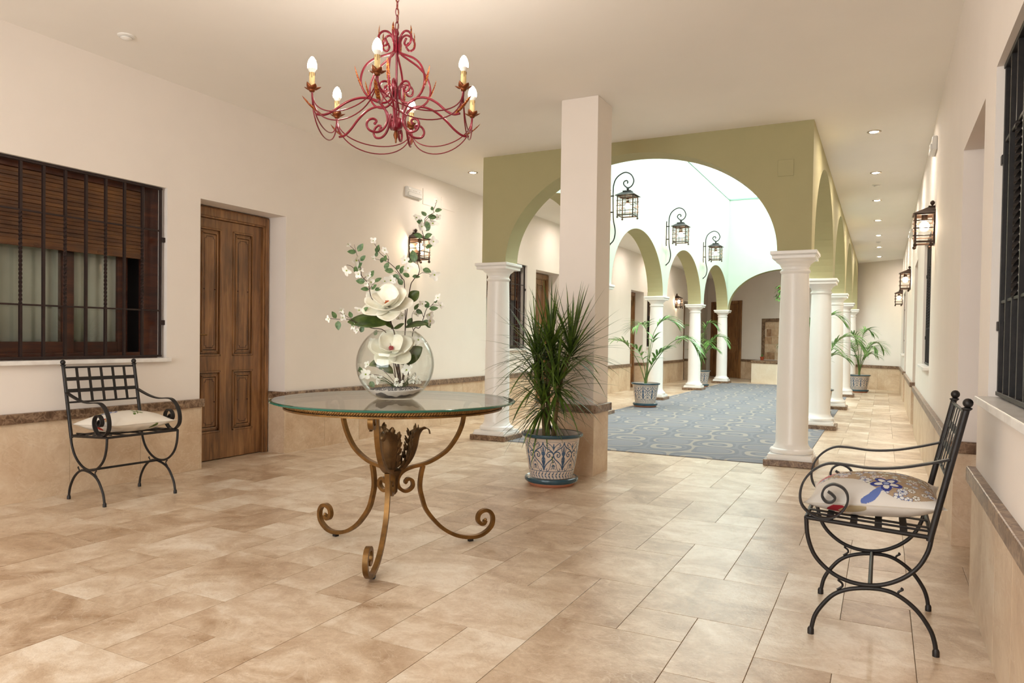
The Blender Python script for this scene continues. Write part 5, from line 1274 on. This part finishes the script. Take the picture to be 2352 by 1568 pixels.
cover('square olive cover plate on the front arch wall near the right column', ((-.853 - .721) / 2, YA, 2.612), -PI / 2, .132, .142, M['olive'])

# ------------------------------------------------------------------ light and camera
w = bpy.data.worlds.new('sky'); scene.world = w; w.use_nodes = True
bg = w.node_tree.nodes['Background']; bg.inputs[0].default_value = SKYCOL; bg.inputs[1].default_value = SKY
def area(name, loc, rot, sx, sy, energy, col, portal=False):
    l = bpy.data.lights.new(name, 'AREA'); l.shape = 'RECTANGLE'; l.size = sx; l.size_y = sy; l.energy = energy; l.color = col[:3]
    if portal: l.cycles.is_portal = True
    o = bpy.data.objects.new(name, l); COL.objects.link(o); o.location = loc; o.rotation_euler = rot; return o
area('skylight_portal', (xm, (YA + TH + YB0) / 2, ZSKY + .09), (0, 0, 0), 2 * hx, 2 * hy, 1, (1, 1, 1), True)
area('added_front_portal', ((GX0 + GX1) / 2, YBACK - .3, GZ1 / 2), (PI / 2, 0, 0), GX1 - GX0, GZ1, 1, (1, 1, 1), True)
area('lobby_fill_light', (-2.2, -1.2, H - .02), (0, 0, 0), 2.6, 1.4, LOBBY, (1, .98, .94))  # unseen fill light added behind the camera to brighten the lobby
cam = bpy.data.cameras.new('camera'); co = bpy.data.objects.new('camera', cam); COL.objects.link(co)
PIT, ROL = -.0196, .014
cy_, sy_, cp_, sp2 = math.cos(YAW), math.sin(YAW), math.cos(PIT), math.sin(PIT)
fwd = V((-sy_ * cp_, cy_ * cp_, sp2)); rt = V((cy_, sy_, 0)); up = rt.cross(fwd)
r2 = rt * math.cos(ROL) + up * math.sin(ROL); u2 = -rt * math.sin(ROL) + up * math.cos(ROL)
mtx = Matrix((r2, u2, -fwd)).transposed().to_4x4(); mtx.translation = V((0, 0, 1.09)); co.matrix_world = mtx
cam.sensor_width = 36; cam.sensor_fit = 'HORIZONTAL'; cam.lens = 36 * 1675.55 / 2352
cam.shift_x = (1176 - 1153.33) / 2352; cam.shift_y = (808.31 - 784) / 2352; cam.clip_start = .05
scene.camera = co
vs = scene.view_settings; vs.view_transform = 'Standard'; vs.look = 'None'; vs.exposure = EXPO; vs.gamma = 1; vs.use_curve_mapping = False
cy = scene.cycles; cy.max_bounces = 9; cy.diffuse_bounces = 5; cy.glossy_bounces = 4; cy.transparent_max_bounces = 16; cy.transmission_bounces = 4
cy.caustics_reflective = False; cy.caustics_refractive = False; cy.sample_clamp_indirect = 8.0; cy.use_denoising = True
cy.use_adaptive_sampling = True; cy.adaptive_threshold = .02
